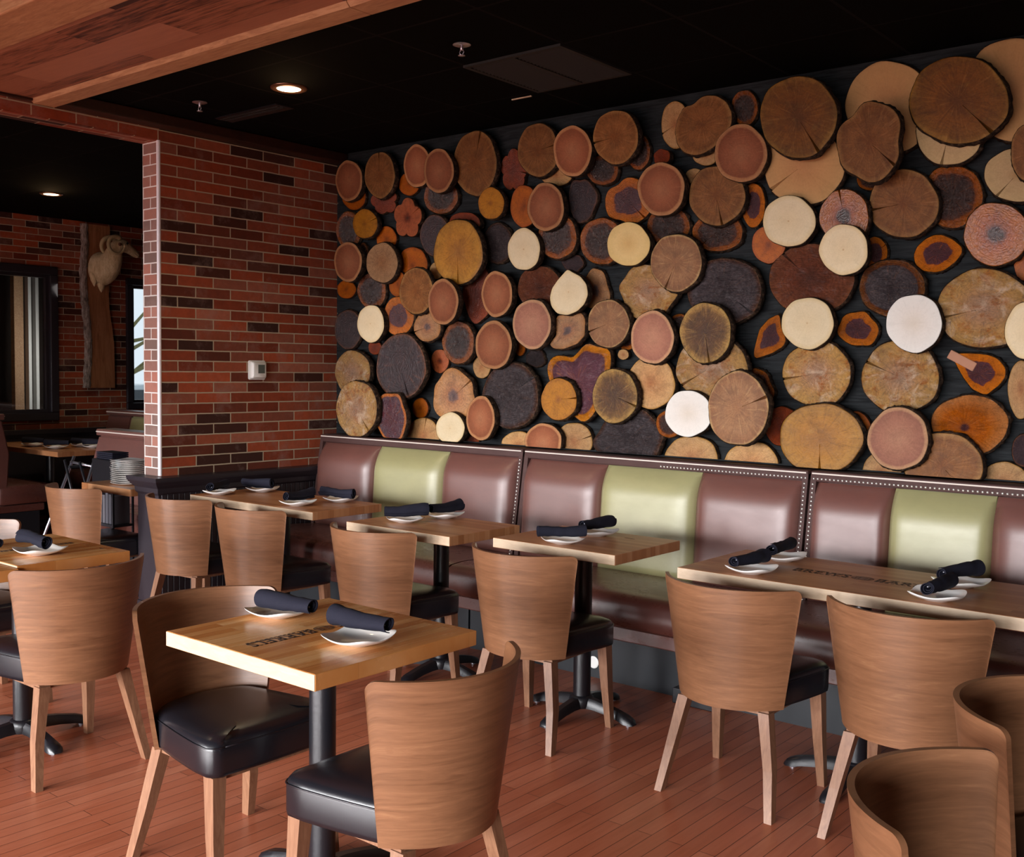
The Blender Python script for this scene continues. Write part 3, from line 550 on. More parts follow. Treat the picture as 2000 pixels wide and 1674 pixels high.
(-1.144,1.681,0.116,0.085,-85,0.132,0.048,'W',None,''),(-1.657,1.215,0.138,0.133,75,0.1225,0.048,'P2',None,''),
]
POLY={
'star':[(-1.0,0.35),(-0.89,0.59),(-0.68,0.69),(-0.39,0.66),(-0.17,0.62),(0.05,0.82),(0.19,0.97),(0.33,0.99),(0.51,0.91),(0.69,0.88),(0.95,0.87),(1.0,0.59),(0.96,0.29),(0.91,-0.0),(0.77,-0.29),(0.55,-0.71),(0.41,-0.88),(0.23,-1.0),(0.05,-0.97),(-0.06,-0.85),(-0.24,-0.85),(-0.53,-0.59),(-0.89,-0.0)],
'tear':[(-1.0,0.71),(-0.88,0.95),(-0.23,0.95),(0.31,0.88),(0.69,0.71),(0.98,0.29),(1.0,-0.1),(0.81,-0.48),(0.54,-0.76),(0.31,-1.0),(0.08,-0.9),(-0.23,-0.71),(-0.54,-0.24),(-0.81,0.29)],
'leaf':[(0.55,0.97),(0.66,0.42),(1.0,-0.18),(0.81,-0.45),(0.21,-0.73),(-0.4,-0.89),(-0.92,-1.0),(-0.96,-0.73),(-0.81,-0.23),(-0.62,0.32),(-0.09,0.75)],
'leaf2':[(-0.2,0.97),(0.18,0.95),(0.6,0.68),(0.98,0.24),(0.98,-0.08),(0.73,-0.51),(0.31,-0.89),(-0.03,-1.0),(-0.58,-0.89),(-0.92,-0.51),(-1.0,-0.03),(-0.87,0.41),(-0.54,0.78)],
'notch':[(-0.7,0.72),(-0.35,0.75),(-0.14,0.94),(0.08,1.0),(0.46,0.92),(0.81,0.65),(1.0,0.23),(0.98,-0.15),(0.72,-0.52),(0.46,-0.77),(0.03,-0.98),(-0.27,-1.0),(-0.66,-0.85),(-0.91,-0.52),(-1.0,-0.06),(-0.91,0.35)],
'point':[(-0.09,1.0),(0.15,0.85),(0.58,0.65),(0.91,0.3),(1.0,-0.15),(0.82,-0.55),(0.45,-0.85),(-0.03,-1.0),(-0.58,-0.93),(-0.91,-0.6),(-1.0,-0.2),(-0.88,0.2),(-0.58,0.55),(-0.27,0.82)],
'sq':[(-0.56,0.84),(0.33,0.97),(0.78,1.0),(1.0,0.62),(0.97,-0.27),(0.59,-0.71),(-0.17,-1.0),(-0.68,-0.97),(-1.0,-0.71),(-0.56,-0.27),(-0.62,0.37)],
}

def outline(S, th, ph):
    X, Z, A, B, rot, back, thick, k, cr, sh = S
    if sh in POLY:
        P = POLY[sh]; best = None
        dx, dy = math.cos(th), math.sin(th)
        for i in range(len(P)):
            (x1, y1), (x2, y2) = P[i], P[(i + 1) % len(P)]
            ex, ey = x2 - x1, y2 - y1; den = dx * ey - dy * ex
            if abs(den) < 1e-9: continue
            r = (x1 * ey - y1 * ex) / den; q = (x1 * dy - y1 * dx) / den
            if r > 0 and -1e-6 <= q <= 1 + 1e-6 and (best is None or r > best): best = r
        r = best or 1.0
        return r * dx * A, r * dy * B
    f = 1 + 0.012 * math.sin(3 * th + ph[0]) + 0.012 * math.sin(5 * th + ph[1]) + 0.007 * math.sin(9 * th + ph[2])
    if sh == 'lobe': f *= 0.74 + 0.26 * abs(math.cos(2.5 * th + ph[0])) ** 0.55
    elif sh == 'irr': f *= 1 + 0.06 * math.sin(2 * th + ph[1]) + 0.05 * math.sin(3 * th + ph[2]) + 0.035 * math.sin(6 * th + ph[0])
    elif sh == 'tall': f *= 1 + 0.05 * math.sin(4 * th + ph[0])
    a = math.radians(rot); u, v = A * math.cos(th - a), B * math.sin(th - a)
    return f * (u * math.cos(a) - v * math.sin(a)), f * (u * math.sin(a) + v * math.cos(a))
def smooth_outline(S, angs, ph):
    pts = []
    for a in angs:
        if S[9] in POLY:
            q = [outline(S, a + d, ph) for d in (-0.10, -0.05, 0, 0.05, 0.10)]
            pts.append((sum(p[0] for p in q) / 5, sum(p[1] for p in q) / 5))
        else: pts.append(outline(S, a, ph))
    return pts
ZMIN = 1.056
def make_slice(i, S):
    X, Z, A, B, rot, back, thick, k, cr, sh = S
    rnd = random.Random(1000 + i); ph = [rnd.uniform(0, 6.28) for _ in range(4)]
    N = 56; angs = [2 * PI * j / N for j in range(N)]; crack_j = None
    if cr is not None:
        c = math.radians(cr) % (2 * PI); w0 = 0.075
        angs = sorted([a for a in angs if min(abs(a - c), 2 * PI - abs(a - c)) > w0 * 1.3] + [(c - w0) % (2 * PI), c, (c + w0) % (2 * PI)])
        crack_j = angs.index(c)
    n = len(angs); P = smooth_outline(S, angs, ph)
    fr = [0.0, 0.16, 0.34, 0.52, 0.68, 0.80, 0.89, 0.95, 0.985, 1.0]
    bm = bmesh.new(); uvl = bm.loops.layers.uv.new('UVMap'); uvd = {}
    yf = -(back + thick); cx0 = cz0 = 0.0
    def vert(x, z, y, u):
        z = max(z, ZMIN - Z); x = max(x, -5.535 - X); v = bm.verts.new((x, y, z)); uvd[v] = u; return v
    cen = vert(0, 0, yf, (0, 0)); prev = None; rings_ = []
    for f in fr[1:]:
        rg = []
        for j, a in enumerate(angs):
            x, z = P[j][0] * f, P[j][1] * f; y = yf + (0.002 if f == 1.0 else 0)
            if crack_j is not None and f > 0.3:
                dj = (j - crack_j)
                if dj == 0: y = yf + min(0.022, thick * 0.8) * min(1, (f - 0.25) * 1.6)
                elif abs(dj) == 1:
                    # narrow the crack towards the heart, widen at the bark
                    ca = angs[crack_j]; aa = ca + dj * 0.062 * (f - 0.2) ; q = smooth_outline(S, [aa], ph)[0]; x, z = q[0] * f, q[1] * f
            rg.append(vert(x, z, y, (math.cos(a) * f, math.sin(a) * f)))
        rings_.append(rg)
    for j in range(n): bm.faces.new((cen, rings_[0][j], rings_[0][(j + 1) % n]))
    for a_, b_2 in zip(rings_, rings_[1:]):
        for j in range(n): bm.faces.new((a_[j], b_2[j], b_2[(j + 1) % n], a_[(j + 1) % n]))
    yb = -back
    bk = [vert(P[j][0], P[j][1], yb, (math.cos(a) * 1.0, math.sin(a) * 1.0)) for j, a in enumerate(angs)]
    for j in range(n): bm.faces.new((rings_[-1][j], bk[j], bk[(j + 1) % n], rings_[-1][(j + 1) % n]))
    bm.faces.new(bk[::-1])
    for f_ in bm.faces:
        for l in f_.loops: l[uvl].uv = uvd[l.vert]
    bmesh.ops.recalc_face_normals(bm, faces=bm.faces[:])
    o = obj('wood_slice', bm, KM[k], smooth=True, angle=35); o.location = (X, WY, Z)
    # bark ring
    bm = bmesh.new(); nb = 84; bt = min(0.009, 0.04 * (A + B)) * (0.35 if k in ('P', 'O', 'Q', 'R', 'W', 'WW', 'W3', 'T') else 0.8)
    L = []
    for dy, ex in ((0.0, -0.05), (0.10, 0.35), (0.4, 0.9), (0.8, 1.1), (1.0, 0.3)):
        lp = []
        for j in range(nb):
            a = 2 * PI * j / nb; x, z = smooth_outline(S, [a], ph)[0]; d = math.hypot(x, z); e = bt * ex * rnd.uniform(0.5, 1.5) + 0.0008
            x2, z2 = x * (1 + e / d), z * (1 + e / d); z2 = max(z2, ZMIN - Z - 0.001); x2 = max(x2, -5.537 - X)
            lp.append((x2, yf + 0.0015 + dy * (thick - 0.003), z2))
        L.append(lp)
    loft(bm, L, False, False)
    bmesh.ops.recalc_face_normals(bm, faces=bm.faces[:])
    b = obj('bark', bm, M['bark'], o, smooth=True)
    if sh == 'tear':
        s = obj('plank_stub', boxes((-0.185, -0.06, yf - 0.004, yf + 0.02, 0.035, 0.075), bev=0.003), KM['P2'], o); s.rotation_euler = (0, math.radians(28), 0); s.location = (0.012, 0, -0.05)
    return o
BANDS = [(2.45, 9, 'top'), (2.0, 2.45, 'upper'), (1.6, 2.0, 'middle'), (1.27, 1.6, 'lower'), (0, 1.27, 'bottom')]
def band(z): return [n for a, b, n in BANDS if a <= z < b][0]
ORD = ['first', 'second', 'third', 'fourth', 'fifth', 'sixth', 'seventh', 'eighth', 'ninth', 'tenth', 'eleventh', 'twelfth']
sl = [(make_slice(i, S), S) for i, S in enumerate(SLICES)]
keys = {}
for o, S in sl: keys.setdefault((S[7], S[9], band(S[1])), []).append((S[0], o, S))
for (k, sh, b), L in keys.items():
    L.sort(key=lambda q: q[0]); n = len(L)
    for i, (x, o, S) in enumerate(L):
        crk = ''
        if S[8] is not None: crk = ' with a radial crack'
        shape = '' if sh == 'star' else SHW[sh] + ' '
        nm = 'only such one' if n == 1 else ('leftmost of %d' % n if i == 0 and n <= 3 else ('rightmost of %d' % n if i == n - 1 and n <= 3 else ORD[i] + ' such from left'))
        tag(o, '%s %swood slice, %s, %s band of wall' % (WORDS[k], shape, nm, b), 'wood slice', 'tree slices covering the dark wall')

# ------------------------------------------------------------------ banquettes along the slice wall
def panel_bm(x0, x1, side_l=0.02, side_r=0.02):
    """upholstered back cushion: reclined, bulging, rolled over at the top"""
    bm = bmesh.new(); nu, nv = 18, 22; g = []
    for i in range(nv + 1):
        v = i / nv; z = 0.455 + v * 0.54; row = []
        for j in range(nu + 1):
            u = j / nu * 2 - 1; x = x0 + (x1 - x0) * j / nu
            y = 4.60 + 0.035 * v + 0.055 * max(0, (v - 0.72) / 0.28) ** 2      # nearly upright, rolled back under the rail
            bulge = 0.045 * (1 - abs(u) ** 11) * (1 - 0.8 * max(0, (v - 0.76) / 0.24) ** 2) * (1 - max(0, (0.06 - v) / 0.06) ** 2)
            row.append(bm.verts.new((x, y - bulge, z)))
        g.append(row)
    for i in range(nv):
        for j in range(nu): bm.faces.new((g[i][j], g[i][j + 1], g[i + 1][j + 1], g[i + 1][j]))
    # back side, closing the cushion
    bk = [[bm.verts.new((v.co.x, 4.735, v.co.z)) for v in (g[i][0], g[i][-1])] for i in range(nv + 1)]
    for i in range(nv):
        bm.faces.new((g[i][0], g[i + 1][0], bk[i + 1][0], bk[i][0])); bm.faces.new((g[i][-1], bk[i][1], bk[i + 1][1], g[i + 1][-1])); bm.faces.new((bk[i][0], bk[i + 1][0], bk[i + 1][1], bk[i][1]))
    bm.faces.new([g[0][j] for j in range(nu + 1)][::-1] + [bk[0][0], bk[0][1]]) if False else None
    return bm
def banquette(x0, x1, seams, nails, label, nail_from=None, nail_left=True, rail_nail=True):
    cx = (x0 + x1) / 2
    t = thing('banquette', label, 'bench', (cx, 4.4, 0), 0, 'built-in benches under the wood slices')
    def P(name, bm, mt, parent=t, **kw):
        bmesh.ops.translate(bm, verts=bm.verts, vec=(-cx, -4.4, 0)); return obj(name, bm, mt, parent, **kw)
    g = 0.004
    P('base', boxes((x0 + g, x1 - g, 4.22, 4.73, 0, 0.235)), M['kick'])
    P('apron', boxes((x0 + g, x1 - g, 4.12, 4.73, 0.235, 0.315), bev=0.006), M['leather_seat'])
    # seat cushions with a bull-nose front
    bm = bmesh.new(); prof = [(4.05, 0.318), (4.03, 0.335), (4.022, 0.38), (4.024, 0.43), (4.04, 0.458), (4.075, 0.474), (4.16, 0.480), (4.40, 0.474), (4.60, 0.462), (4.60, 0.318)]
    ns = 20
    loft(bm, [[(x0 + g + (x1 - x0 - 2 * g) * i / ns, yy, z - 0.004 * (abs(2 * i / ns - 1) ** 6) * (1 if z > 0.4 else 0)) for yy, z in prof] for i in range(ns + 1)])
    bmesh.ops.recalc_face_normals(bm, faces=bm.faces[:])
    P('seat', bm, M['leather_seat'], smooth=True, angle=60)
    edges = [x0 + 0.03] + list(seams) + [x1 - 0.03]
    for i, (a, b) in enumerate(zip(edges, edges[1:])):
        o = P('back_panel', panel_bm(a + 0.002, b - 0.002), M['leather_green' if i == 1 else 'leather_brown'], smooth=True, angle=70)
        o['label'] = 'sage green centre panel' if i == 1 else 'chestnut brown side panel'
    for a, b in ((x0 + g, x0 + 0.031), (x1 - 0.031, x1 - g)):
        bm = bmesh.new(); pr = [(4.560, 0.30), (4.668, 1.03), (4.76, 1.03), (4.76, 0.30)]
        loft(bm, [[(x, yy, z) for yy, z in pr] for x in (a, b)]); bmesh.ops.recalc_face_normals(bm, faces=bm.faces[:])
        P('side_frame', bm, M['leather_rail'])
    P('top_rail', boxes((x0 + g, x1 - g, 4.665, 4.838, 0.998, 1.047), bev=0.007, seg=3), M['leather_rail'], smooth=True, angle=50)
    bm = bmesh.new(); cyl(bm, (x0 + 0.012, 4.663, 1.036), (x1 - 0.012, 4.663, 1.036), 0.0035, n=8)
    P('piping', bm, M['piping'])
    bm = bmesh.new()
    def nail(x, yy, z):
        r = bmesh.ops.create_icosphere(bm, subdivisions=1, radius=0.0062); bmesh.ops.translate(bm, verts=r['verts'], vec=(x, yy, z))
    z = 0.44
    while z < 1.0:
        f = (z - 0.30) / 0.73; yy = 4.560 + 0.108 * f - 0.002
        if nail_left: nail(x0 + 0.018, yy, z)
        nail(x1 - 0.018, yy, z); z += 0.0195
    x = (nail_from if nail_from is not None else x0 + 0.02)
    while rail_nail and x < x1 - 0.015: nail(x, 4.664, 1.012); x += 0.0195
    P('nailhead_trim', bm, M['nail'], smooth=True)
    return t
banquette(-5.50, -3.755, (-4.93, -4.335), True, 'long chestnut and sage banquette nearest the brick wall', rail_nail=False, nail_left=False)
banquette(-3.750, -2.055, (-3.19, -2.62), True, 'chestnut and sage banquette in the middle of the wall', nail_from=-2.85, nail_left=False)
banquette(-2.050, -0.42, (-1.66, -1.235), True, 'chestnut and sage banquette at the right edge, nailhead trimmed all round')
tag(obj('floor_outlet', (lambda b: (lathe(b, [(0.0, 0), (0.03, 0), (0.03, 0.004), (0.024, 0.006), (0.0, 0.006)], 20), b)[1])(bmesh.new()), M['plastic']), 'small oval white cover plate on the dark bench base', 'cover plate')
fo = bpy.data.objects['floor_outlet']; fo.rotation_euler = (PI / 2, 0, 0); fo.location = (-2.935, 4.219, 0.075)
tag(obj('metal_box', boxes((-2.44, -2.22, 4.13, 4.215, 0.0, 0.07), bev=0.004), M['iron']), 'low black box on the floor against the middle bench base', 'box')

# ------------------------------------------------------------------ tables
def tabletop_bm(x0, x1, y0, y1, z0, z1): return boxes((x0, x1, y0, y1, z0, z1), bev=0.0025, seg=2)
def base_parts(t, cx, cy, ztop, arm=0.275):
    bm = bmesh.new(); cyl(bm, (cx, cy, 0.07), (cx, cy, ztop - 0.012), 0.038, n=28)
    obj('column', bm, M['iron'], t, smooth=True, angle=40)
    obj('mounting_plate', boxes((cx - 0.16, cx + 0.16, cy - 0.03, cy + 0.03, ztop - 0.014, ztop), (cx - 0.03, cx + 0.03, cy - 0.16, cy + 0.16, ztop - 0.014, ztop)), M['iron'], t)
    bm = bmesh.new(); lathe(bm, [(0.052, 0.035), (0.056, 0.06), (0.052, 0.078), (0.042, 0.086)], 24, (cx, cy, 0)); obj('hub', bm, M['iron'], t, smooth=True, angle=50)
    for k in range(4):
        bm = bmesh.new(); L = []
        for d, hw, zb, zt in ((0.03, 0.030, 0.036, 0.080), (0.08, 0.024, 0.034, 0.076), (0.14, 0.023, 0.028, 0.066), (0.20, 0.026, 0.018, 0.052), (0.235, 0.030, 0.008, 0.042), (0.262, 0.027, 0.006, 0.030), (arm, 0.016, 0.006, 0.014)):
            L.append([(d, -hw, zb), (d, hw, zb), (d, hw * 0.9, (zb + 2 * zt) / 3), (d, hw * 0.55, zt), (d, -hw * 0.55, zt), (d, -hw * 0.9, (zb + 2 * zt) / 3)])
        loft(bm, L); bmesh.ops.recalc_face_normals(bm, faces=bm.faces[:])
        bmesh.ops.rotate(bm, verts=bm.verts, matrix=Matrix.Rotation(k * PI / 2, 3, 'Z')); bmesh.ops.translate(bm, verts=bm.verts, vec=(cx, cy, 0))
        f = obj('foot', bm, M['iron'], t, smooth=True, angle=45)
        bm = bmesh.new(); a = k * PI / 2; cyl(bm, (cx + 0.245 * math.cos(a), cy + 0.245 * math.sin(a), 0.0), (cx + 0.245 * math.cos(a), cy + 0.245 * math.sin(a), 0.009), 0.014, n=14)
        obj('glide', bm, M['steel'], f)
def lettering(t, top, cx, cy, z, rz, length):
    """burnt-in BREWS [barrel badge] BARRELS"""
    H = length * 0.092
    def text(s, x, right):
        c = bpy.data.curves.new('lettering', 'FONT'); c.body = s; c.size = H * 1.35; c.extrude = 0.0002; c.offset = 0.0011 * length / 0.5
        c.align_x = 'RIGHT' if right else 'LEFT'; c.align_y = 'CENTER'; c.space_character = 1.12; c.resolution_u = 2
        tmp = bpy.data.objects.new('tmp', c); col.objects.link(tmp); bpy.context.view_layer.update()
        me = bpy.data.meshes.new_from_object(tmp.evaluated_get(bpy.context.evaluated_depsgraph_get())); bpy.data.objects.remove(tmp)
        xs = [v.co.x for v in me.vertices]; W_ = max(xs) - min(xs); want = length * (0.36 if s == 'BREWS' else 0.47); k = want / W_
        me.transform(Matrix.Diagonal((k, 1, 1, 1))); me.transform(Matrix.Translation((x, 0, 0)))
        # slab serifs as in the photographed type
        bm = bmesh.new(); bm.from_mesh(me); hh = H * 0.49
        for i in range(len(s)):
            xc = (x - want if right else x) + want * (i + 0.5) / len(s); hw = want / len(s) * 0.40
            for zz in (-hh, hh):
                box(bm, xc - hw, xc - hw * 0.25, zz - H * 0.05, zz + H * 0.05, -0.0002, 0.0002); box(bm, xc + hw * 0.25, xc + hw, zz - H * 0.05, zz + H * 0.05, -0.0002, 0.0002)
        o = obj('lettering', bm, M['ink'], top); bpy.data.meshes.remove(me); return o
    parts = [text('BREWS', -length * 0.13, True), text('BARRELS', length * 0.03, False)]
    bm = bmesh.new(); bx = -length * 0.05; rw, rh = length * 0.068, H * 0.62
    def ringo(rx, ry, w, n=28):
        o_ = [bm.verts.new((bx + rx * math.cos(2 * PI * i / n), ry * math.sin(2 * PI * i / n), 0.0002)) for i in range(n)]
        i_ = [bm.verts.new((bx + (rx - w) * math.cos(2 * PI * i / n), (ry - w) * math.sin(2 * PI * i / n), 0.0002)) for i in range(n)]
        for i in range(n): bm.faces.new((o_[i], o_[(i + 1) % n], i_[(i + 1) % n], i_[i]))
    ringo(rw, rh, length * 0.005); ringo(rw * 0.88, rh * 0.82, length * 0.0025)
    for k in (-0.5, -0.17, 0.17, 0.5): box(bm, bx - rw * 0.66, bx + rw * 0.66, rh * k - 0.0012, rh * k + 0.0012, 0, 0.0003)
    for k in (-0.66, -0.3, 0.3, 0.66): box(bm, bx + rw * k - 0.001, bx + rw * k + 0.001, -rh * 0.55, rh * 0.55, 0, 0.0003)
    parts.append(obj('barrel_badge', bm, M['ink'], top))
    for p in parts: p.location = (cx, cy, z + 0.0004); p.rotation_euler = (0, 0, rz)
def table(x0, x1, y0, y1, label, mat, text=None, zt=0.75, cxy=None, knots=(), arm=0.275):
    cx, cy = cxy or ((x0 + x1) / 2, (y0 + y1) / 2)
    t = thing('restaurant_table', label, 'table', (cx, cy, 0), 0, 'butcher-block pedestal tables')
    th = 0.043
    top = obj('tabletop', tabletop_bm(x0 - cx, x1 - cx, y0 - cy, y1 - cy, zt - th, zt), M[mat], t)
    # front edge: pale end grain with falling light put into its colour
    e = obj('lit_edge_band', boxes((x0 - cx + 0.001, x1 - cx - 0.001, y0 - cy - 0.0012, y0 - cy + 0.001, zt - th + 0.002, zt - 0.0012)), M['edge'], top)
    bm = bmesh.new()
    for kx, ky in knots:
        r = bmesh.ops.create_circle(bm, cap_ends=True, radius=0.006, segments=9); bmesh.ops.scale(bm, verts=r['verts'], vec=(2.6, 0.8, 1)); bmesh.ops.translate(bm, verts=r['verts'], vec=(kx - cx, ky - cy, zt + 0.0004))
    if knots: obj('knots', bm, M['ink'], top)
    else: bm.free()
    base_parts(t, 0, 0, zt - th, arm)
    if text: lettering(t, top, text[0] - cx, text[1] - cy, zt, text[2], text[3])
    return t
table(-2.625, -1.985, 1.67, 2.265, 'honey-coloured square table in the foreground with burnt lettering and two place settings', 'table', (-2.325, 1.965, -PI / 2, 0.47))
table(-5.32, -4.235, 3.545, 4.03, 'wide table beside the brick wall holding four place settings', 'table_x', cxy=(-4.83, 3.83))
table(-3.87, -3.19, 3.45, 3.945, 'small table at the first bench, between wide table and middle table', 'table_x', cxy=(-3.53, 3.76))
table(-3.04, -2.39, 3.572, 4.085, 'small table in front of the middle bench, black column in plain view', 'table_x', knots=((-2.60, 3.98), (-2.57, 3.975)), cxy=(-2.66, 3.735))
table(-2.07, -0.80, 3.522, 4.085, 'long table at the right with lettering across its top', 'table_x', (-1.425, 3.80, 0.0, 0.60), cxy=(-1.445, 3.765))
table(-4.50, -3.87, 1.845, 2.30, 'table at the left edge with a curved white dish on it', 'table', (-4.215, 2.08, -PI / 2, 0.33), cxy=(-4.14, 1.99), knots=((-4.00, 2.25),))
table(-4.48, -3.845, 1.30, 1.838, 'table cut off by the left edge, pushed against the dish table', 'table', zt=0.744, cxy=(-4.16, 1.43))

# ------------------------------------------------------------------ bent-shell chairs
def shell_pt(s, v):
    A0 = math.radians(59); a = s * A0; sn = math.sin(a) / math.sin(A0); cs = (math.cos(a) - math.cos(A0)) / (1 - math.cos(A0))
    hw = 0.203 + 0.060 * v; d = 0.135 + 0.040 * v
    y = -0.115 - 0.015 * v - d * cs
    zt = 0.775
    if abs(s) > 0.92: zt -= 0.024 * (1 - math.sqrt(max(0, 1 - ((abs(s) - 0.92) / 0.08) ** 2)))
    return Vector((hw * sn, y, 0.355 + (zt - 0.355) * v))
def make_chair(label):
    t = thing('dining_chair', label, 'chair', (0, 0, 0), 0, 'bent-shell dining chairs')
    bm = bmesh.new(); uvl = bm.loops.layers.uv.new('UVMap'); nu, nv = 44, 14; th = 0.0135; uvd = {}
    def grid(off):
        g = []
        for i in range(nv + 1):
            row = []
            for j in range(nu + 1):
                s = math.sin((j / nu * 2 - 1) * PI / 2); p = shell_pt(s, i / nv)
                if off:
                    e = 0.01; tg = shell_pt(min(1, s + e), i / nv) - shell_pt(max(-1, s - e), i / nv); nrm = Vector((-tg.y, tg.x, 0)).normalized(); p = p + nrm * off
                v = bm.verts.new(p); uvd[v] = (s * 0.36, 0.42 * i / nv); row.append(v)
            g.append(row)
        return g
    a = grid(0); b = grid(th)
    for i in range(nv):
        for j in range(nu):
            bm.faces.new((a[i][j], a[i][j + 1], a[i + 1][j + 1], a[i + 1][j])); bm.faces.new((b[i][j], b[i + 1][j], b[i + 1][j + 1], b[i][j + 1]))
    for j in range(nu):
        bm.faces.new((a[0][j], b[0][j], b[0][j + 1], a[0][j + 1])); bm.faces.new((a[nv][j], a[nv][j + 1], b[nv][j + 1], b[nv][j]))
    for i in range(nv):
        bm.faces.new((a[i][0], a[i + 1][0], b[i + 1][0], b[i][0])); bm.faces.new((a[i][nu], b[i][nu], b[i + 1][nu], a[i + 1][nu]))
    for f in bm.faces:
        for l in f.loops: l[uvl].uv = uvd[l.vert]
    bmesh.ops.recalc_face_normals(bm, faces=bm.faces[:])
    obj('back_shell', bm, M['shell'], t, smooth=True, angle=40)
    # seat cushion
    def plan(inset):
        P = []
        for k in range(9):  # front edge, slightly bowed
            u = 1 - k / 4; P.append((u * (0.19 - inset), 0.222 - inset - 0.006 * abs(u) ** 2))
        for k in range(1, 6): # left front corner
            q = math.radians(90 + 90 * k / 6); P.append((-0.19 + inset * 0 + 0.045 * math.cos(q) + inset, 0.175 + 0.042 * math.sin(q) - inset * 0.6))
        for k in range(1, 8): P.append((-(0.235 - 0.045 * (k / 7) ** 1.3) + inset, 0.17 - 0.28 * k / 7))
        for k in range(1, 16):
            q = PI + PI * k / 16; P.append(((0.19 - inset) * math.cos(q), -0.11 - (0.118 - inset) * abs(math.sin(q))))
        for k in range(0, 7): P.append(((0.235 - 0.045 * ((7 - k) / 7) ** 1.3) - inset, 0.17 - 0.28 * (7 - k) / 7))
        for k in range(1, 6):
            q = math.radians(90 * k / 6); P.append((0.19 + 0.045 * math.cos(q) - inset, 0.175 + 0.042 * math.sin(q) - inset * 0.6))
        return P
    bm = bmesh.new()
    L = [[(x, y_, z) for x, y_ in plan(i_)] for i_, z in ((0.012, 0.352), (0.002, 0.358), (0.0, 0.37), (0.0, 0.432), (0.004, 0.448), (0.014, 0.459), (0.04, 0.467), (0.09, 0.473))]
    loft(bm, L); bmesh.ops.recalc_face_normals(bm, faces=bm.faces[:])
    seat = obj('seat', bm, M['vinyl_black'], t, smooth=True, angle=70)
    bm = bmesh.new(); P = [(x, y_, 0.440) for x, y_ in plan(-0.0005)]; tube(bm, P + P[:1], 0.0022, 6); obj('piping', bm, M['vinyl_black'], seat, smooth=True)
    obj('seat_frame', boxes((-0.17, 0.17, -0.16, 0.185, 0.335, 0.352)), M['leg'], t)
    for sx in (-1, 1):
        bm = bmesh.new(); r = lambda cx, cy, z, a_, b_2: [(cx - a_, cy - b_2, z), (cx + a_, cy - b_2, z), (cx + a_, cy + b_2, z), (cx - a_, cy + b_2, z)]
        loft(bm, [r(sx * 0.213, 0.205, 0, .0135, .014), r(sx * 0.205, 0.188, 0.18, .018, .019), r(sx * 0.197, 0.178, 0.353, .022, .023)])
        obj('leg', bm, M['leg'], t)
        bm = bmesh.new()
        loft(bm, [r(sx * 0.213, -0.222, 0, .0135, .016), r(sx * 0.190, -0.180, 0.16, .0165, .020), r(sx * 0.155, -0.150, 0.345, .020, .022)])
        obj('leg', bm, M['leg'], t)
    return t
ch = make_chair('dining chair under the wide table, nearest the brick pillar')
ch.location = (-5.125, 3.485, 0); ch.rotation_euler = (0, 0, 0.06)
G = None
for x, y_, rz, lb in (
    (-5.975, 3.35, 0.0, 'dining chair in the opening left of the brick pillar, tucked under the plate table'),
    (-4.50, 3.50, 0.02, 'dining chair under the wide table, farther from the brick pillar'),
    (-3.534, 3.445, 0.03, 'dining chair at the small table directly behind the foreground table'),
    (-2.674, 3.46, 0.03, 'dining chair tucked at the small table with black column in view'),
    (-1.74, 3.455, 0.0, 'left of the two dining chairs backing onto us at the long table'),
    (-1.135, 3.47, 0.0, 'right of the two dining chairs backing onto us at the long table'),
    (-2.665, 1.93, -PI / 2, 'dining chair left of the foreground table, inside of its shell facing us'),
    (-1.925, 1.92, PI / 2, 'dining chair right of the foreground table, black seat overlapping the column'),
    (-3.815, 1.985, PI / 2, 'dining chair at the left, its back shell against the dish table'),
    (-4.72, 2.07, -PI / 2, 'dining chair cut by the left edge beyond the dish table'),
    (-0.425, 1.91, -PI / 2, 'nearest dining chair, in the bottom right corner'),
    (-0.44, 2.558, -PI / 2, 'dining chair at the right edge, behind the nearest corner chair')):
    dup(ch, (x, y_, 0), rz, lb)

# ------------------------------------------------------------------ place settings
def make_plate():
    bm = bmesh.new(); N = 48; L = []
    for r, z, q in ((0.040, 0.0, 2.4), (0.045, 0.004, 2.4), (0.060, 0.007, 3.0), (0.078, 0.013, 3.6), (0.085, 0.018, 4.2), (0.0855, 0.0205, 4.2), (0.083, 0.0205, 4.2), (0.070, 0.0135, 3.6), (0.055, 0.0095, 3.0), (0.040, 0.0085, 2.4)):
        lp = []
        for i in range(N):
            a = 2 * PI * i / N; c, s = math.cos(a), math.sin(a); k = (abs(c) ** q + abs(s) ** q) ** (-1 / q)
            lift = 0.013 * max(0, (k - 1) / 0.25) * (r / 0.085) ** 3 if r > 0.05 else 0
            lp.append((r * k * c, r * k * s, z + lift))
        L.append(lp)
    loft(bm, L); bmesh.ops.recalc_face_normals(bm, faces=bm.faces[:])
    return obj('side_plate', bm, M['china'], smooth=True, angle=50)
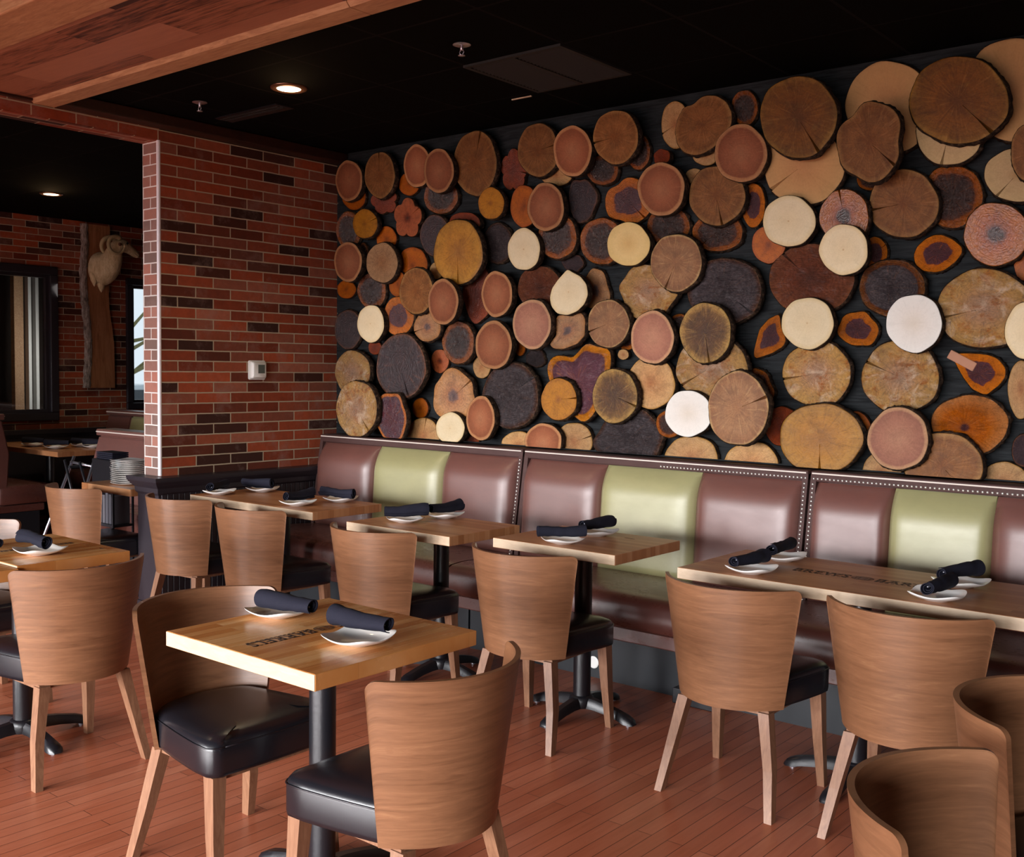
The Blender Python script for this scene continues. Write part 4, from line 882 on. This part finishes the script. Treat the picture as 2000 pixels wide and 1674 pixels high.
def make_roll(seed, L_=0.205):
    rnd = random.Random(seed); bm = bmesh.new(); n = 72; turns = 2.6; rows = []
    for k in range(13):
        u = k / 12; x = (u - 0.5) * L_; sc_ = 1.0 + 0.10 * math.sin(u * 3.1 + seed) + 0.05 * rnd.uniform(-1, 1) - 0.10 * u; bend = 0.004 * math.sin(u * 5 + seed)
        row = []
        for j in range(n + 1):
            a = j / n * turns * 2 * PI + 0.3 * seed; r = (0.0115 + 0.0175 * j / n) * sc_ * (1 + 0.03 * math.sin(3 * a + seed + 4 * u))
            row.append((x + 0.006 * (j / n - 0.5) * (1 if k in (0, 12) else 0) + (0.01 * (j / n) if k == 12 else 0), r * math.cos(a) * 1.08 + bend, r * math.sin(a) * 0.92))
        rows.append(row)
    V = [[bm.verts.new(p) for p in row] for row in rows]
    for a, b in zip(V, V[1:]):
        for j in range(n): bm.faces.new((a[j], a[j + 1], b[j + 1], b[j]))
    # give the cloth thickness
    bmesh.ops.recalc_face_normals(bm, faces=bm.faces[:])
    bmesh.ops.solidify(bm, geom=bm.faces[:], thickness=0.0022)
    o = obj('napkin_roll', bm, M['napkin'], smooth=True, angle=60)
    # cutlery handle just showing in the open end
    bm = bmesh.new(); tube(bm, [(L_ * 0.30, 0.0, -0.003), (L_ * 0.47, 0.001, -0.004)], [0.003, 0.003], 8); obj('cutlery_handle', bm, M['steel'], o, smooth=True)
    return o
plate0 = make_plate(); rolls = [make_roll(1), make_roll(2), make_roll(3)]
TN = {'FG': 'foreground table', 'T1': 'wide table by the brick wall', 'T2': 'small table at the first bench', 'T3': 'small table with the black column', 'TR': 'long right table', 'LT': 'left-edge table'}
SET = [('FG', -2.535, 1.995, -2.60, 1.955, -2.355, 1.985, 'left'), ('FG', -2.125, 1.940, -2.28, 1.965, -2.035, 1.975, 'right'),
 ('T1', -5.20, 3.66, -5.13, 3.54, -5.25, 3.75, 'front-left'), ('T1', -5.14, 3.92, -5.24, 3.86, -5.04, 3.915, 'back-left'), ('T1', -4.50, 3.665, -4.49, 3.57, -4.53, 3.80, 'front-right'), ('T1', -4.46, 3.93, -4.545, 3.87, -4.34, 3.925, 'back-right'),
 ('T2', -3.65, 3.63, -3.71, 3.575, -3.60, 3.73, 'front'), ('T2', -3.615, 3.87, -3.615, 3.78, -3.61, 3.99, 'back'),
 ('T3', -2.72, 3.66, -2.765, 3.58, -2.66, 3.72, 'front'), ('T3', -2.74, 3.945, -2.755, 3.86, -2.735, 4.06, 'back'),
 ('TR', -1.805, 3.61, -1.815, 3.52, -1.80, 3.69, 'front-left'), ('TR', -1.835, 3.94, -1.83, 3.84, -1.85, 4.04, 'back-left'), ('TR', -1.13, 3.61, -1.125, 3.50, -1.115, 3.70, 'front-right'), ('TR', -1.14, 3.90, -1.17, 3.81, -1.11, 3.99, 'back-right'),
 ('LT', -4.045, 2.02, -4.21, 2.01, -3.96, 2.01, 'only')]
for i, (tn, px, py, ax, ay, bx, by, wh) in enumerate(SET):
    first = i == 0
    p = plate0 if first else copy_tree(plate0)
    mx, my = (ax + bx) / 2, (ay + by) / 2; an = math.atan2(by - ay, bx - ax)
    p.location = (px, py, 0.7505); p.rotation_euler = (0, 0, an + 0.12)
    w_ = wh + ' ' if wh != 'only' else ''
    tag(p, 'white squared side plate, %sone on the %s' % (w_, TN[tn]), 'plate', 'side plates under napkin rolls')
    k = i % 3; r = rolls[k] if i < 3 else copy_tree(rolls[k])
    flip = tn not in ('FG', 'LT')
    r.location = (mx, my, 0.7505 + 0.0565); r.rotation_euler = (0.3 * i, 0, an + (PI if flip else 0))
    tag(r, 'dark navy rolled napkin on the %splate of the %s' % (w_, TN[tn]), 'napkin', 'rolled napkins on the tables')
r = copy_tree(rolls[1]); r.location = (-4.33, 1.915, 0.781); r.rotation_euler = (0, 0, 0.2); tag(r, 'dark navy rolled napkin at the very left edge of the photo', 'napkin', 'rolled napkins on the tables')

# ------------------------------------------------------------------ ceiling fittings
def downlight(x, y, label, power):
    t = thing('recessed_ceiling_light', label, 'ceiling light', (x, y, CZ), 0, 'recessed ceiling lights')
    bm = bmesh.new(); n = 40
    L = [[(r * math.cos(2 * PI * i / n), r * math.sin(2 * PI * i / n), z) for i in range(n)] for r, z in ((0.062, -0.002), (0.064, -0.010), (0.080, -0.012), (0.092, -0.007), (0.094, -0.001))]
    loft(bm, L, False, False); obj('trim_ring', bm, plain('bronze_trim', '#6b4a38', 0.35, 0.6), t, smooth=True)
    bm = bmesh.new(); lathe(bm, [(0.0, -0.002), (0.062, -0.002), (0.060, -0.008), (0.0, -0.013)], 32)
    e = NT('lamp_glow', 0.5); e.b.inputs['Emission Color'].default_value = (1.0, 0.80, 0.52, 1); e.b.inputs['Emission Strength'].default_value = 14
    obj('lamp_face', bm, e.m, t, smooth=True)
    l = bpy.data.lights.new('lamp', 'SPOT'); l.energy = power; l.color = (1.0, 0.78, 0.52); l.spot_size = math.radians(125); l.spot_blend = 0.8; l.shadow_soft_size = 0.06
    o = bpy.data.objects.new('lamp', l); col.objects.link(o); o.location = (0, 0, -0.03); o.parent = t
    p = bpy.data.lights.new('lamp_spill', 'POINT'); p.energy = power * 0.03; p.color = (1.0, 0.62, 0.30); p.shadow_soft_size = 0.05
    o = bpy.data.objects.new('lamp_spill', p); col.objects.link(o); o.location = (0, 0, -0.10); o.parent = t
    return t
downlight(-4.41, 3.527, 'lit round ceiling light above the wide table by the brick wall', 48)
downlight(-8.756, 4.5, 'lit round ceiling light in the far room', 60)
for x_, y_, lb in ((-2.35, 1.72, 'unseen ceiling light added over the aisle, above the foreground table'), (-4.3, 1.6, 'unseen ceiling light added over the aisle, above the left tables'), (0.2, 1.7, 'unseen ceiling light added over the aisle, above the right corner')):
    downlight(x_, y_, lb, 16)  # out-of-view fixtures added to brighten tabletops and floor from above
def sprinkler(x, y, label):
    t = thing('fire_sprinkler', label, 'sprinkler', (x, y, CZ), 0)
    bm = bmesh.new(); lathe(bm, [(0.012, -0.001), (0.036, -0.002), (0.040, -0.006), (0.030, -0.010), (0.012, -0.012)], 28); obj('escutcheon', bm, M['steel'], t, smooth=True, angle=50)
    bm = bmesh.new(); cyl(bm, (0, 0, -0.01), (0, 0, -0.03), 0.007, n=12)
    for s in (-1, 1): tube(bm, [(0.006 * s, 0, -0.028), (0.013 * s, 0, -0.038), (0.004 * s, 0, -0.05)], 0.002, 6)
    obj('frame_arms', bm, M['steel'], t, smooth=True)
    bm = bmesh.new(); lathe(bm, [(0.0, -0.050), (0.015, -0.051), (0.016, -0.053), (0.0, -0.055)], 20); obj('deflector', bm, M['steel'], t, smooth=True)
    return t
sprinkler(-3.205, 3.513, 'chrome fire sprinkler on the black ceiling, right of the round light')
sprinkler(-5.03, 3.42, 'small dark fire sprinkler on the ceiling near the brick wall')
t = thing('air_diffuser', 'dark square louvred air diffuser in the ceiling in front of the slices', 'vent', (-3.14, 4.05, CZ))
bm = boxes((-0.285, 0.285, -0.285, -0.262, -0.012, -0.001), (-0.285, 0.285, 0.262, 0.285, -0.012, -0.001), (-0.285, -0.262, -0.262, 0.262, -0.012, -0.001), (0.262, 0.285, -0.262, 0.262, -0.012, -0.001), (-0.012, 0.012, -0.262, 0.262, -0.014, -0.001))
vm_ = plain('dark_grey_metal', '#1b1a19', 0.7); obj('frame', bm, vm_, t)
bm = bmesh.new()
for i in range(20):
    yy = -0.25 + i * 0.026
    loft(bm, [[(x, yy, -0.003), (x, yy + 0.018, -0.012), (x, yy + 0.020, -0.010), (x, yy + 0.004, -0.002)] for x in (-0.262, 0.262)])
obj('louvres', bm, vm_, t)
tag(obj('ceiling_clip', boxes((-3.64, -3.51, 4.383, 4.392, CZ - 0.006, CZ - 0.001)), M['edge']), 'thin pale sliver of bare metal on the black ceiling', 'ceiling clip')
t = thing('air_vent', 'black slotted air vent in the ceiling close to the brick wall', 'vent', (-5.0, 3.75, CZ))
obj('frame', boxes((-0.28, 0.28, -0.06, 0.06, -0.008, -0.001)), M['iron'], t); obj('slots', boxes((-0.26, 0.26, -0.035, -0.02, -0.011, -0.008), (-0.26, 0.26, 0.0, 0.015, -0.011, -0.008)), vm_, t)
# thermostat
t = thing('thermostat', 'white square thermostat with dark screen on the brick wall', 'thermostat', (-5.54, 4.175, 1.47))
bm = bmesh.new(); loft(bm, [[(x, a, b) for a, b in rsq(h, h * 0.98, 0.010)] for x, h in ((0.0, 0.062), (0.012, 0.062), (0.016, 0.055), (0.034, 0.052), (0.040, 0.046))])
bmesh.ops.recalc_face_normals(bm, faces=bm.faces[:]); obj('housing', bm, M['plastic'], t, smooth=True, angle=40)
obj('screen', boxes((0.0395, 0.0415, -0.014, 0.036, -0.020, 0.034)), M['screen'], t)

# ------------------------------------------------------------------ ram trophy on live-edge slab
t = thing('live_edge_slab', 'tall live-edge wood slab on the far brick wall behind the ram', 'wood slab', (FX, 5.70, 1.25))
left = [(-0.145, 0.0), (-0.128, 0.25), (-0.120, 0.45), (-0.130, 0.62), (-0.155, 0.85), (-0.172, 1.05), (-0.168, 1.22), (-0.150, 1.45), (-0.158, 1.645)]
right = [(0.130, 1.645), (0.126, 1.4), (0.118, 1.15), (0.110, 0.95), (0.118, 0.78), (0.148, 0.60), (0.166, 0.45), (0.170, 0.25), (0.172, 0.0)]
pts = left + right
bm = bmesh.new(); prism(bm, [(0.012, y_, z) for y_, z in pts], [(0.055, y_, z) for y_, z in pts]); bmesh.ops.recalc_face_normals(bm, faces=bm.faces[:])
obj('slab', bm, grain_mat('cedar_slab', [(0.25, '#7a4a2e'), (0.5, '#a06a46'), (0.75, '#b8835c')], (1, 9, 1.0), 0.5, s=3.0), t)
bm = bmesh.new(); random.seed(8); L = []
pl = [(left[i][0] + (left[i + 1][0] - left[i][0]) * k / 6, left[i][1] + (left[i + 1][1] - left[i][1]) * k / 6) for i in range(len(left) - 1) for k in range(6)] + [left[-1]]
for y_, z in pl:
    j = random.uniform(-.006, .006); L.append([(0.010, y_ - 0.012 + j, z), (0.060 + j, y_ - 0.006, z), (0.070 + j, y_ + 0.016 + j, z), (0.066, y_ + 0.040 + j, z), (0.054, y_ + 0.048 + j, z), (0.010, y_ + 0.03, z)])
loft(bm, L); bmesh.ops.recalc_face_normals(bm, faces=bm.faces[:])
t2 = NT('silvery_bark', 0.85); n_ = t2.noise(t2.mapping(t2.tc(), scale=(8, 8, 3)), 4, 6, 0.7); t2.color(t2.ramp(n_, [(0.35, '#4a3a32'), (0.5, '#8a7a70'), (0.7, '#b5aaa4')])); t2.bump(n_, 0.8, 0.01)
obj('bark_edge', bm, t2.m, t)

t = thing('mounted_ram_head', 'cream ram head and shoulders trophy in profile on the wood slab', 'ram trophy', (FX + 0.072, 5.70, 2.50))
fur = NT('cream_fleece', 0.95, spec=0.1); nf = fur.noise(fur.mapping(fur.tc(), scale=(1, 1, 0.4)), 22, 6, 0.7)
fur.color(fur.ramp(nf, [(0.3, '#b89c74'), (0.55, '#d6bf98'), (0.8, '#e8d8b8')])); fur.bump(nf, 0.7, 0.02)
# body: chest and neck rising from the slab, head turned to the right
def ell(c, d, ru, rv, n=24, up=(0, 0, 1)):
    d = Vector(d).normalized(); u = d.cross(Vector(up)).normalized(); v = u.cross(d); c = Vector(c)
    return [c + u * (ru * math.cos(2 * PI * k / n)) + v * (rv * math.sin(2 * PI * k / n)) for k in range(n)]
bm = bmesh.new()
L = [ell((0.0, -0.02, -0.05), (1, 0, 0), 0.120, 0.165), ell((0.04, -0.015, -0.05), (1, 0.05, 0), 0.130, 0.175), ell((0.10, 0.0, -0.05), (1, 0.15, 0.15), 0.130, 0.170), ell((0.16, 0.02, -0.02), (0.9, 0.2, 0.5), 0.115, 0.140),
     ell((0.20, 0.035, 0.05), (0.6, 0.2, 0.9), 0.090, 0.110), ell((0.215, 0.045, 0.12), (0.3, 0.3, 1), 0.072, 0.085), ell((0.222, 0.070, 0.175), (0.1, 1.0, 0.75), 0.062, 0.078),
     ell((0.225, 0.115, 0.192), (0.05, 1, 0.0), 0.056, 0.074), ell((0.225, 0.165, 0.178), (0, 1, -0.3), 0.048, 0.060), ell((0.225, 0.215, 0.148), (0, 1, -0.5), 0.037, 0.046), ell((0.225, 0.262, 0.116), (0, 1, -0.5), 0.031, 0.037),
     ell((0.225, 0.290, 0.099), (0, 1, -0.5), 0.026, 0.030), ell((0.225, 0.303, 0.092), (0, 1, -0.5), 0.013, 0.015)]
loft(bm, L); bmesh.ops.recalc_face_normals(bm, faces=bm.faces[:])
body = obj('ram_body', bm, fur.m, t, smooth=True)
md = body.modifiers.new('round', 'SUBSURF'); md.levels = md.render_levels = 1
# two pointed fleece tips where the mount meets the slab
bm = bmesh.new()
for y_, z_, h_, r_ in ((-0.095, -0.15, 0.085, 0.045), (-0.02, -0.19, 0.10, 0.055)):
    lathe(bm, [(0.0, -h_), (r_ * 0.35, -h_ * 0.7), (r_ * 0.8, -h_ * 0.2), (r_, 0.03), (r_ * 0.7, 0.08), (0.0, 0.10)], 14, (0.07, y_, z_))
obj('fleece_tips', bm, fur.m, body, smooth=True)
horn = NT('ribbed_horn', 0.6); hn = horn.n('ShaderNodeTexWave', bands_direction='Z'); horn.link(horn.tc(), hn.inputs['Vector']); hn.inputs['Scale'].default_value = 60
horn.color(horn.ramp(hn.outputs['Fac'], [(0.2, '#8c7850'), (0.7, '#c4b088')]))
for s in (1, -1):
    bm = bmesh.new(); P = []; Rr = []
    for k in range(30):
        u = k / 29; a = math.radians(58 + 318 * u); rr = 0.092 * (1 - 0.20 * u)
        P.append((0.225 + s * (0.050 + 0.045 * u), 0.020 + rr * math.cos(a), 0.170 + rr * math.sin(a))); Rr.append(0.023 * (1 - 0.84 * u) + 0.003)
    tube(bm, P, Rr, 12); obj('horn', bm, horn.m, t, smooth=True)
    bm = bmesh.new(); tube(bm, [(0.225 + s * 0.055, 0.075, 0.190), (0.225 + s * 0.080, 0.050, 0.186), (0.225 + s * 0.100, 0.030, 0.172)], [0.012, 0.017, 0.004], 10); obj('ear', bm, plain('ear_skin', '#7c4c38', 0.8), t, smooth=True)
    bm = bmesh.new(); bmesh.ops.create_uvsphere(bm, u_segments=14, v_segments=10, radius=0.0115); bmesh.ops.translate(bm, verts=bm.verts, vec=(0.225 + s * 0.047, 0.150, 0.205)); obj('eye', bm, plain('dark_glass_eye', '#140c08', 0.1), t, smooth=True)
bm = bmesh.new(); tube(bm, [(0.238, 0.302, 0.086), (0.252, 0.270, 0.098), (0.258, 0.240, 0.118)], [0.002, 0.0025, 0.002], 6)
for s in (-1, 1): bmesh.ops.create_uvsphere(bm, u_segments=8, v_segments=6, radius=0.005, matrix=Matrix.Translation((0.225 + s * 0.014, 0.302, 0.106)))
obj('mouth_and_nostrils', bm, plain('dark_muzzle_line', '#5c4434', 0.6), t, smooth=True)

# ------------------------------------------------------------------ far room furniture
def booth(x0, x1, y_back, facing, label, panels, h=1.04, group='booths in the far room', shallow=False, sd=None):
    """facing -1: seat towards smaller y"""
    cx = (x0 + x1) / 2; t = thing('booth_bench', label, 'bench', (cx, y_back, 0), 0, group)
    hw = (x1 - x0) / 2; f = facing
    def B(x0_, x1_, a, b, z0, z1, bev=0.008): return boxes((x0_, x1_, min(a, b), max(a, b), z0, z1), bev=bev)
    sd = sd or (0.42 if shallow else 0.60)
    obj('base', B(-hw, hw, 0, f * (sd - 0.10), 0, 0.24), M['kick'], t)
    obj('seat', B(-hw, hw, f * 0.10, f * sd, 0.30, 0.47, 0.03), M['leather_seat'], t, smooth=True, angle=40)
    obj('apron', B(-hw, hw, 0, f * (sd - 0.06), 0.24, 0.30), M['leather_seat'], t)
    w_ = 2 * hw / len(panels)
    for i, c in enumerate(panels):
        bm = bmesh.new(); a, b = -hw + i * w_ + 0.004, -hw + (i + 1) * w_ - 0.004
        pr = [(0.0, 0.0), (f * 0.17, 0.0), (f * 0.19, 0.3), (f * 0.13, h - 0.49), (0.0, h - 0.49)]
        loft(bm, [[(x, yy, z + 0.44) for yy, z in pr] for x in (a, b)]); bmesh.ops.recalc_face_normals(bm, faces=bm.faces[:])
        bmesh.ops.bevel(bm, geom=bm.edges[:], offset=0.012, segments=2, affect='EDGES'); o = obj('back_panel', bm, M['leather_' + c], t, smooth=True, angle=40)
        if 'green' in panels and 'brown' in panels: o['label'] = ('sage green' if c == 'green' else 'chestnut brown') + ' panel'
    obj('top_rail', B(-hw, hw, -f * 0.01, f * 0.15, h - 0.05, h, 0.008), M['leather_brown'], t)
    bm = bmesh.new(); cyl(bm, (-hw + 0.01, f * 0.152, h - 0.02), (hw - 0.01, f * 0.152, h - 0.02), 0.005, n=8); obj('piping', bm, M['piping'], t)
    return t
booth(-9.86, -7.3, 5.76, -1, 'far booth bench with sage green panel, seen left of the brick pillar', ['brown', 'green', 'brown', 'brown', 'green', 'brown'])
booth(-7.62, -5.80, 4.40, -1, 'nearer booth bench with a plain mauve-brown back, left of the pillar', ['brown'], h=1.0, shallow=True)
booth(-10.1, -8.85, 3.98, 1, 'brown booth bench cut by the left edge, near the left far window', ['brown'], h=1.07, sd=0.54)
def simple_table(x0, x1, y0, y1, z, label):
    cx, cy = (x0 + x1) / 2, (y0 + y1) / 2; t = thing('restaurant_table', label, 'table', (cx, cy, 0), 0, 'butcher-block pedestal tables')
    obj('tabletop', boxes((x0 - cx, x1 - cx, y0 - cy, y1 - cy, z - 0.043, z), bev=0.003), M['table_x'], t).data.materials[0]
    base_parts(t, 0, 0, z - 0.043); return t
simple_table(-9.98, -8.60, 4.45, 5.03, 0.75, 'dim table at the far window holding three place settings')
simple_table(-6.33, -5.765, 3.43, 3.96, 0.75, 'pale table left of the brick pillar loaded with stacked plates')
for i, (px, py, an, lb) in enumerate(((-9.32, 4.60, 0.1, 'leftmost plate on the dim far table'), (-8.95, 4.62, 0.3, 'middle plate on the dim far table'), (-9.02, 4.90, 0.1, 'rear plate on the dim far table'), (-8.82, 4.90, 0.2, 'rightmost plate on the dim far table'))):
    p = copy_tree(plate0); p.location = (px, py, 0.7505); p.rotation_euler = (0, 0, an); tag(p, lb, 'plate', 'side plates under napkin rolls')
    r = copy_tree(rolls[i % 3]); r.location = (px, py, 0.7505 + 0.0565); r.rotation_euler = (0, 0, an + 0.4); tag(r, 'dark rolled napkin on the ' + lb.split(' on ')[0] + ' of the far table', 'napkin', 'rolled napkins on the tables')
# plate stacks
def stack_plate():
    bm = bmesh.new(); N = 32; L = []
    for r, z in ((0.05, 0.0), (0.075, 0.004), (0.098, 0.0085), (0.100, 0.011), (0.096, 0.011), (0.07, 0.0065), (0.05, 0.0045)):
        lp = []
        for i in range(N):
            a = 2 * PI * i / N; c, s = math.cos(a), math.sin(a); k = (abs(c) ** 3.6 + abs(s) ** 3.6) ** (-1 / 3.6); lp.append((r * k * c, r * k * s, z + 0.006 * max(0, (k - 1) / 0.2) * (r / 0.1) ** 3))
        L.append(lp)
    loft(bm, L); bmesh.ops.recalc_face_normals(bm, faces=bm.faces[:]); return obj('stacked_plate', bm, M['china'], smooth=True, angle=50)
sp0 = None; random.seed(3); n_st = 13
for si, (sx, sy, nm) in enumerate(((-6.03, 3.585, 'left'), (-5.885, 3.80, 'right'))):
    for k in range(n_st):
        p = stack_plate() if sp0 is None else sp0.copy()
        if sp0 is None: sp0 = p
        else: col.objects.link(p)
        p.location = (sx + random.uniform(-.004, .004), sy + random.uniform(-.004, .004), 0.7505 + k * 0.0118); p.rotation_euler = (0, 0, 0.25 + random.uniform(-.05, .05))
        pos = 'top plate' if k == n_st - 1 else ('bottom plate' if k == 0 else '%s plate up' % ORD[k] if k < 12 else 'plate')
        tag(p, 'white squared plate, %s in the %s stack by the pillar' % (pos, nm), 'plate', 'white plates stacked beside the brick pillar')
# small things around the plates
t = thing('menu_holder', 'cream folded card with a dark line, standing by the plate stacks', 'card', (-5.80, 3.90, 0.7505))
bm = boxes((-0.055, 0.055, -0.002, 0.002, 0, 0.24)); obj('card', bm, plain('cream_card', '#e9e6cf', 0.7), t); obj('printed_line', boxes((-0.05, -0.035, -0.003, -0.002, 0.168, 0.173), (-0.02, 0.05, -0.003, -0.002, 0.166, 0.172)), M['ink'], t)
t = thing('napkin_caddy', 'black caddy topped with folded navy napkins behind the plate stacks', 'caddy', (-6.50, 3.74, 0.0))
obj('caddy_box', boxes((-0.13, 0.13, -0.075, 0.075, 0.68, 0.87), bev=0.006), M['iron'], t); obj('shelf', boxes((-0.13, 0.13, -0.075, 0.075, 0.43, 0.445)), M['iron'], t)
for a in (-0.125, 0.125):
    for b in (-0.07, 0.07): obj('leg', boxes((a - 0.006, a + 0.006, b - 0.006, b + 0.006, 0, 0.68)), M['iron'], t)
tag(obj('napkin_stack', boxes(*[(-6.60, -6.40, 3.68, 3.80, 0.871 + k * 0.012, 0.881 + k * 0.012) for k in range(4)], bev=0.004), M['napkin']), 'folded navy napkins piled on the black caddy', 'napkins')
tag(obj('brown_condiment_box', boxes((-5.83, -5.775, 3.555, 3.64, 0.751, 0.82), bev=0.003), M['leg']), 'small brown wooden box against the brick pillar', 'box')
for i in range(6):
    x = -6.612 + i * 0.038
    tag(obj('menu_booklet', boxes((x, x + 0.030, 3.685, 3.80, 0.4455, 0.65 - 0.008 * (i % 3)), bev=0.003), plain('menu_cover_%s' % 'abcdefg'[i], ('#4a4850', '#3c3a42', '#5a565c')[i % 3], 0.6)), 'grey upright menu on the black caddy shelf, %s from the left' % ORD[i], 'menu', 'menus on the caddy shelf')
# folding tray stand
t = thing('folding_tray_stand', 'folding metal stand with pale tube legs behind the left chair', 'tray stand', (-6.86, 3.66, 0), 0)
bm = bmesh.new()
cyl(bm, (-0.20, -0.24, 0.0), (-0.10, 0.06, 0.86), 0.010, n=12); cyl(bm, (0.20, -0.24, 0.0), (0.17, 0.06, 0.86), 0.010, n=12); cyl(bm, (-0.105, 0.04, 0.82), (0.172, 0.04, 0.81), 0.009, n=12)
obj('front_legs', bm, M['steel'], t, smooth=True)
bm = bmesh.new(); cyl(bm, (-0.13, 0.20, 0.0), (-0.08, -0.02, 0.84), 0.009, n=12); cyl(bm, (0.14, 0.20, 0.0), (0.12, -0.02, 0.84), 0.009, n=12); cyl(bm, (-0.12, 0.17, 0.12), (0.13, 0.17, 0.12), 0.008, n=10); obj('rear_legs', bm, M['iron'], t, smooth=True)
obj('strap', boxes((-0.012, 0.012, -0.03, 0.05, 0.79, 0.805), (-0.1, 0.1, 0.10, 0.115, 0.30, 0.42)), M['kick'], t)
# keep the entry area closed towards the street side
struct(obj('wall_entry_cap', boxes((-10.45, -10.36, -6.4, 3.5, 0, 3.0)), M['wall_plain']))
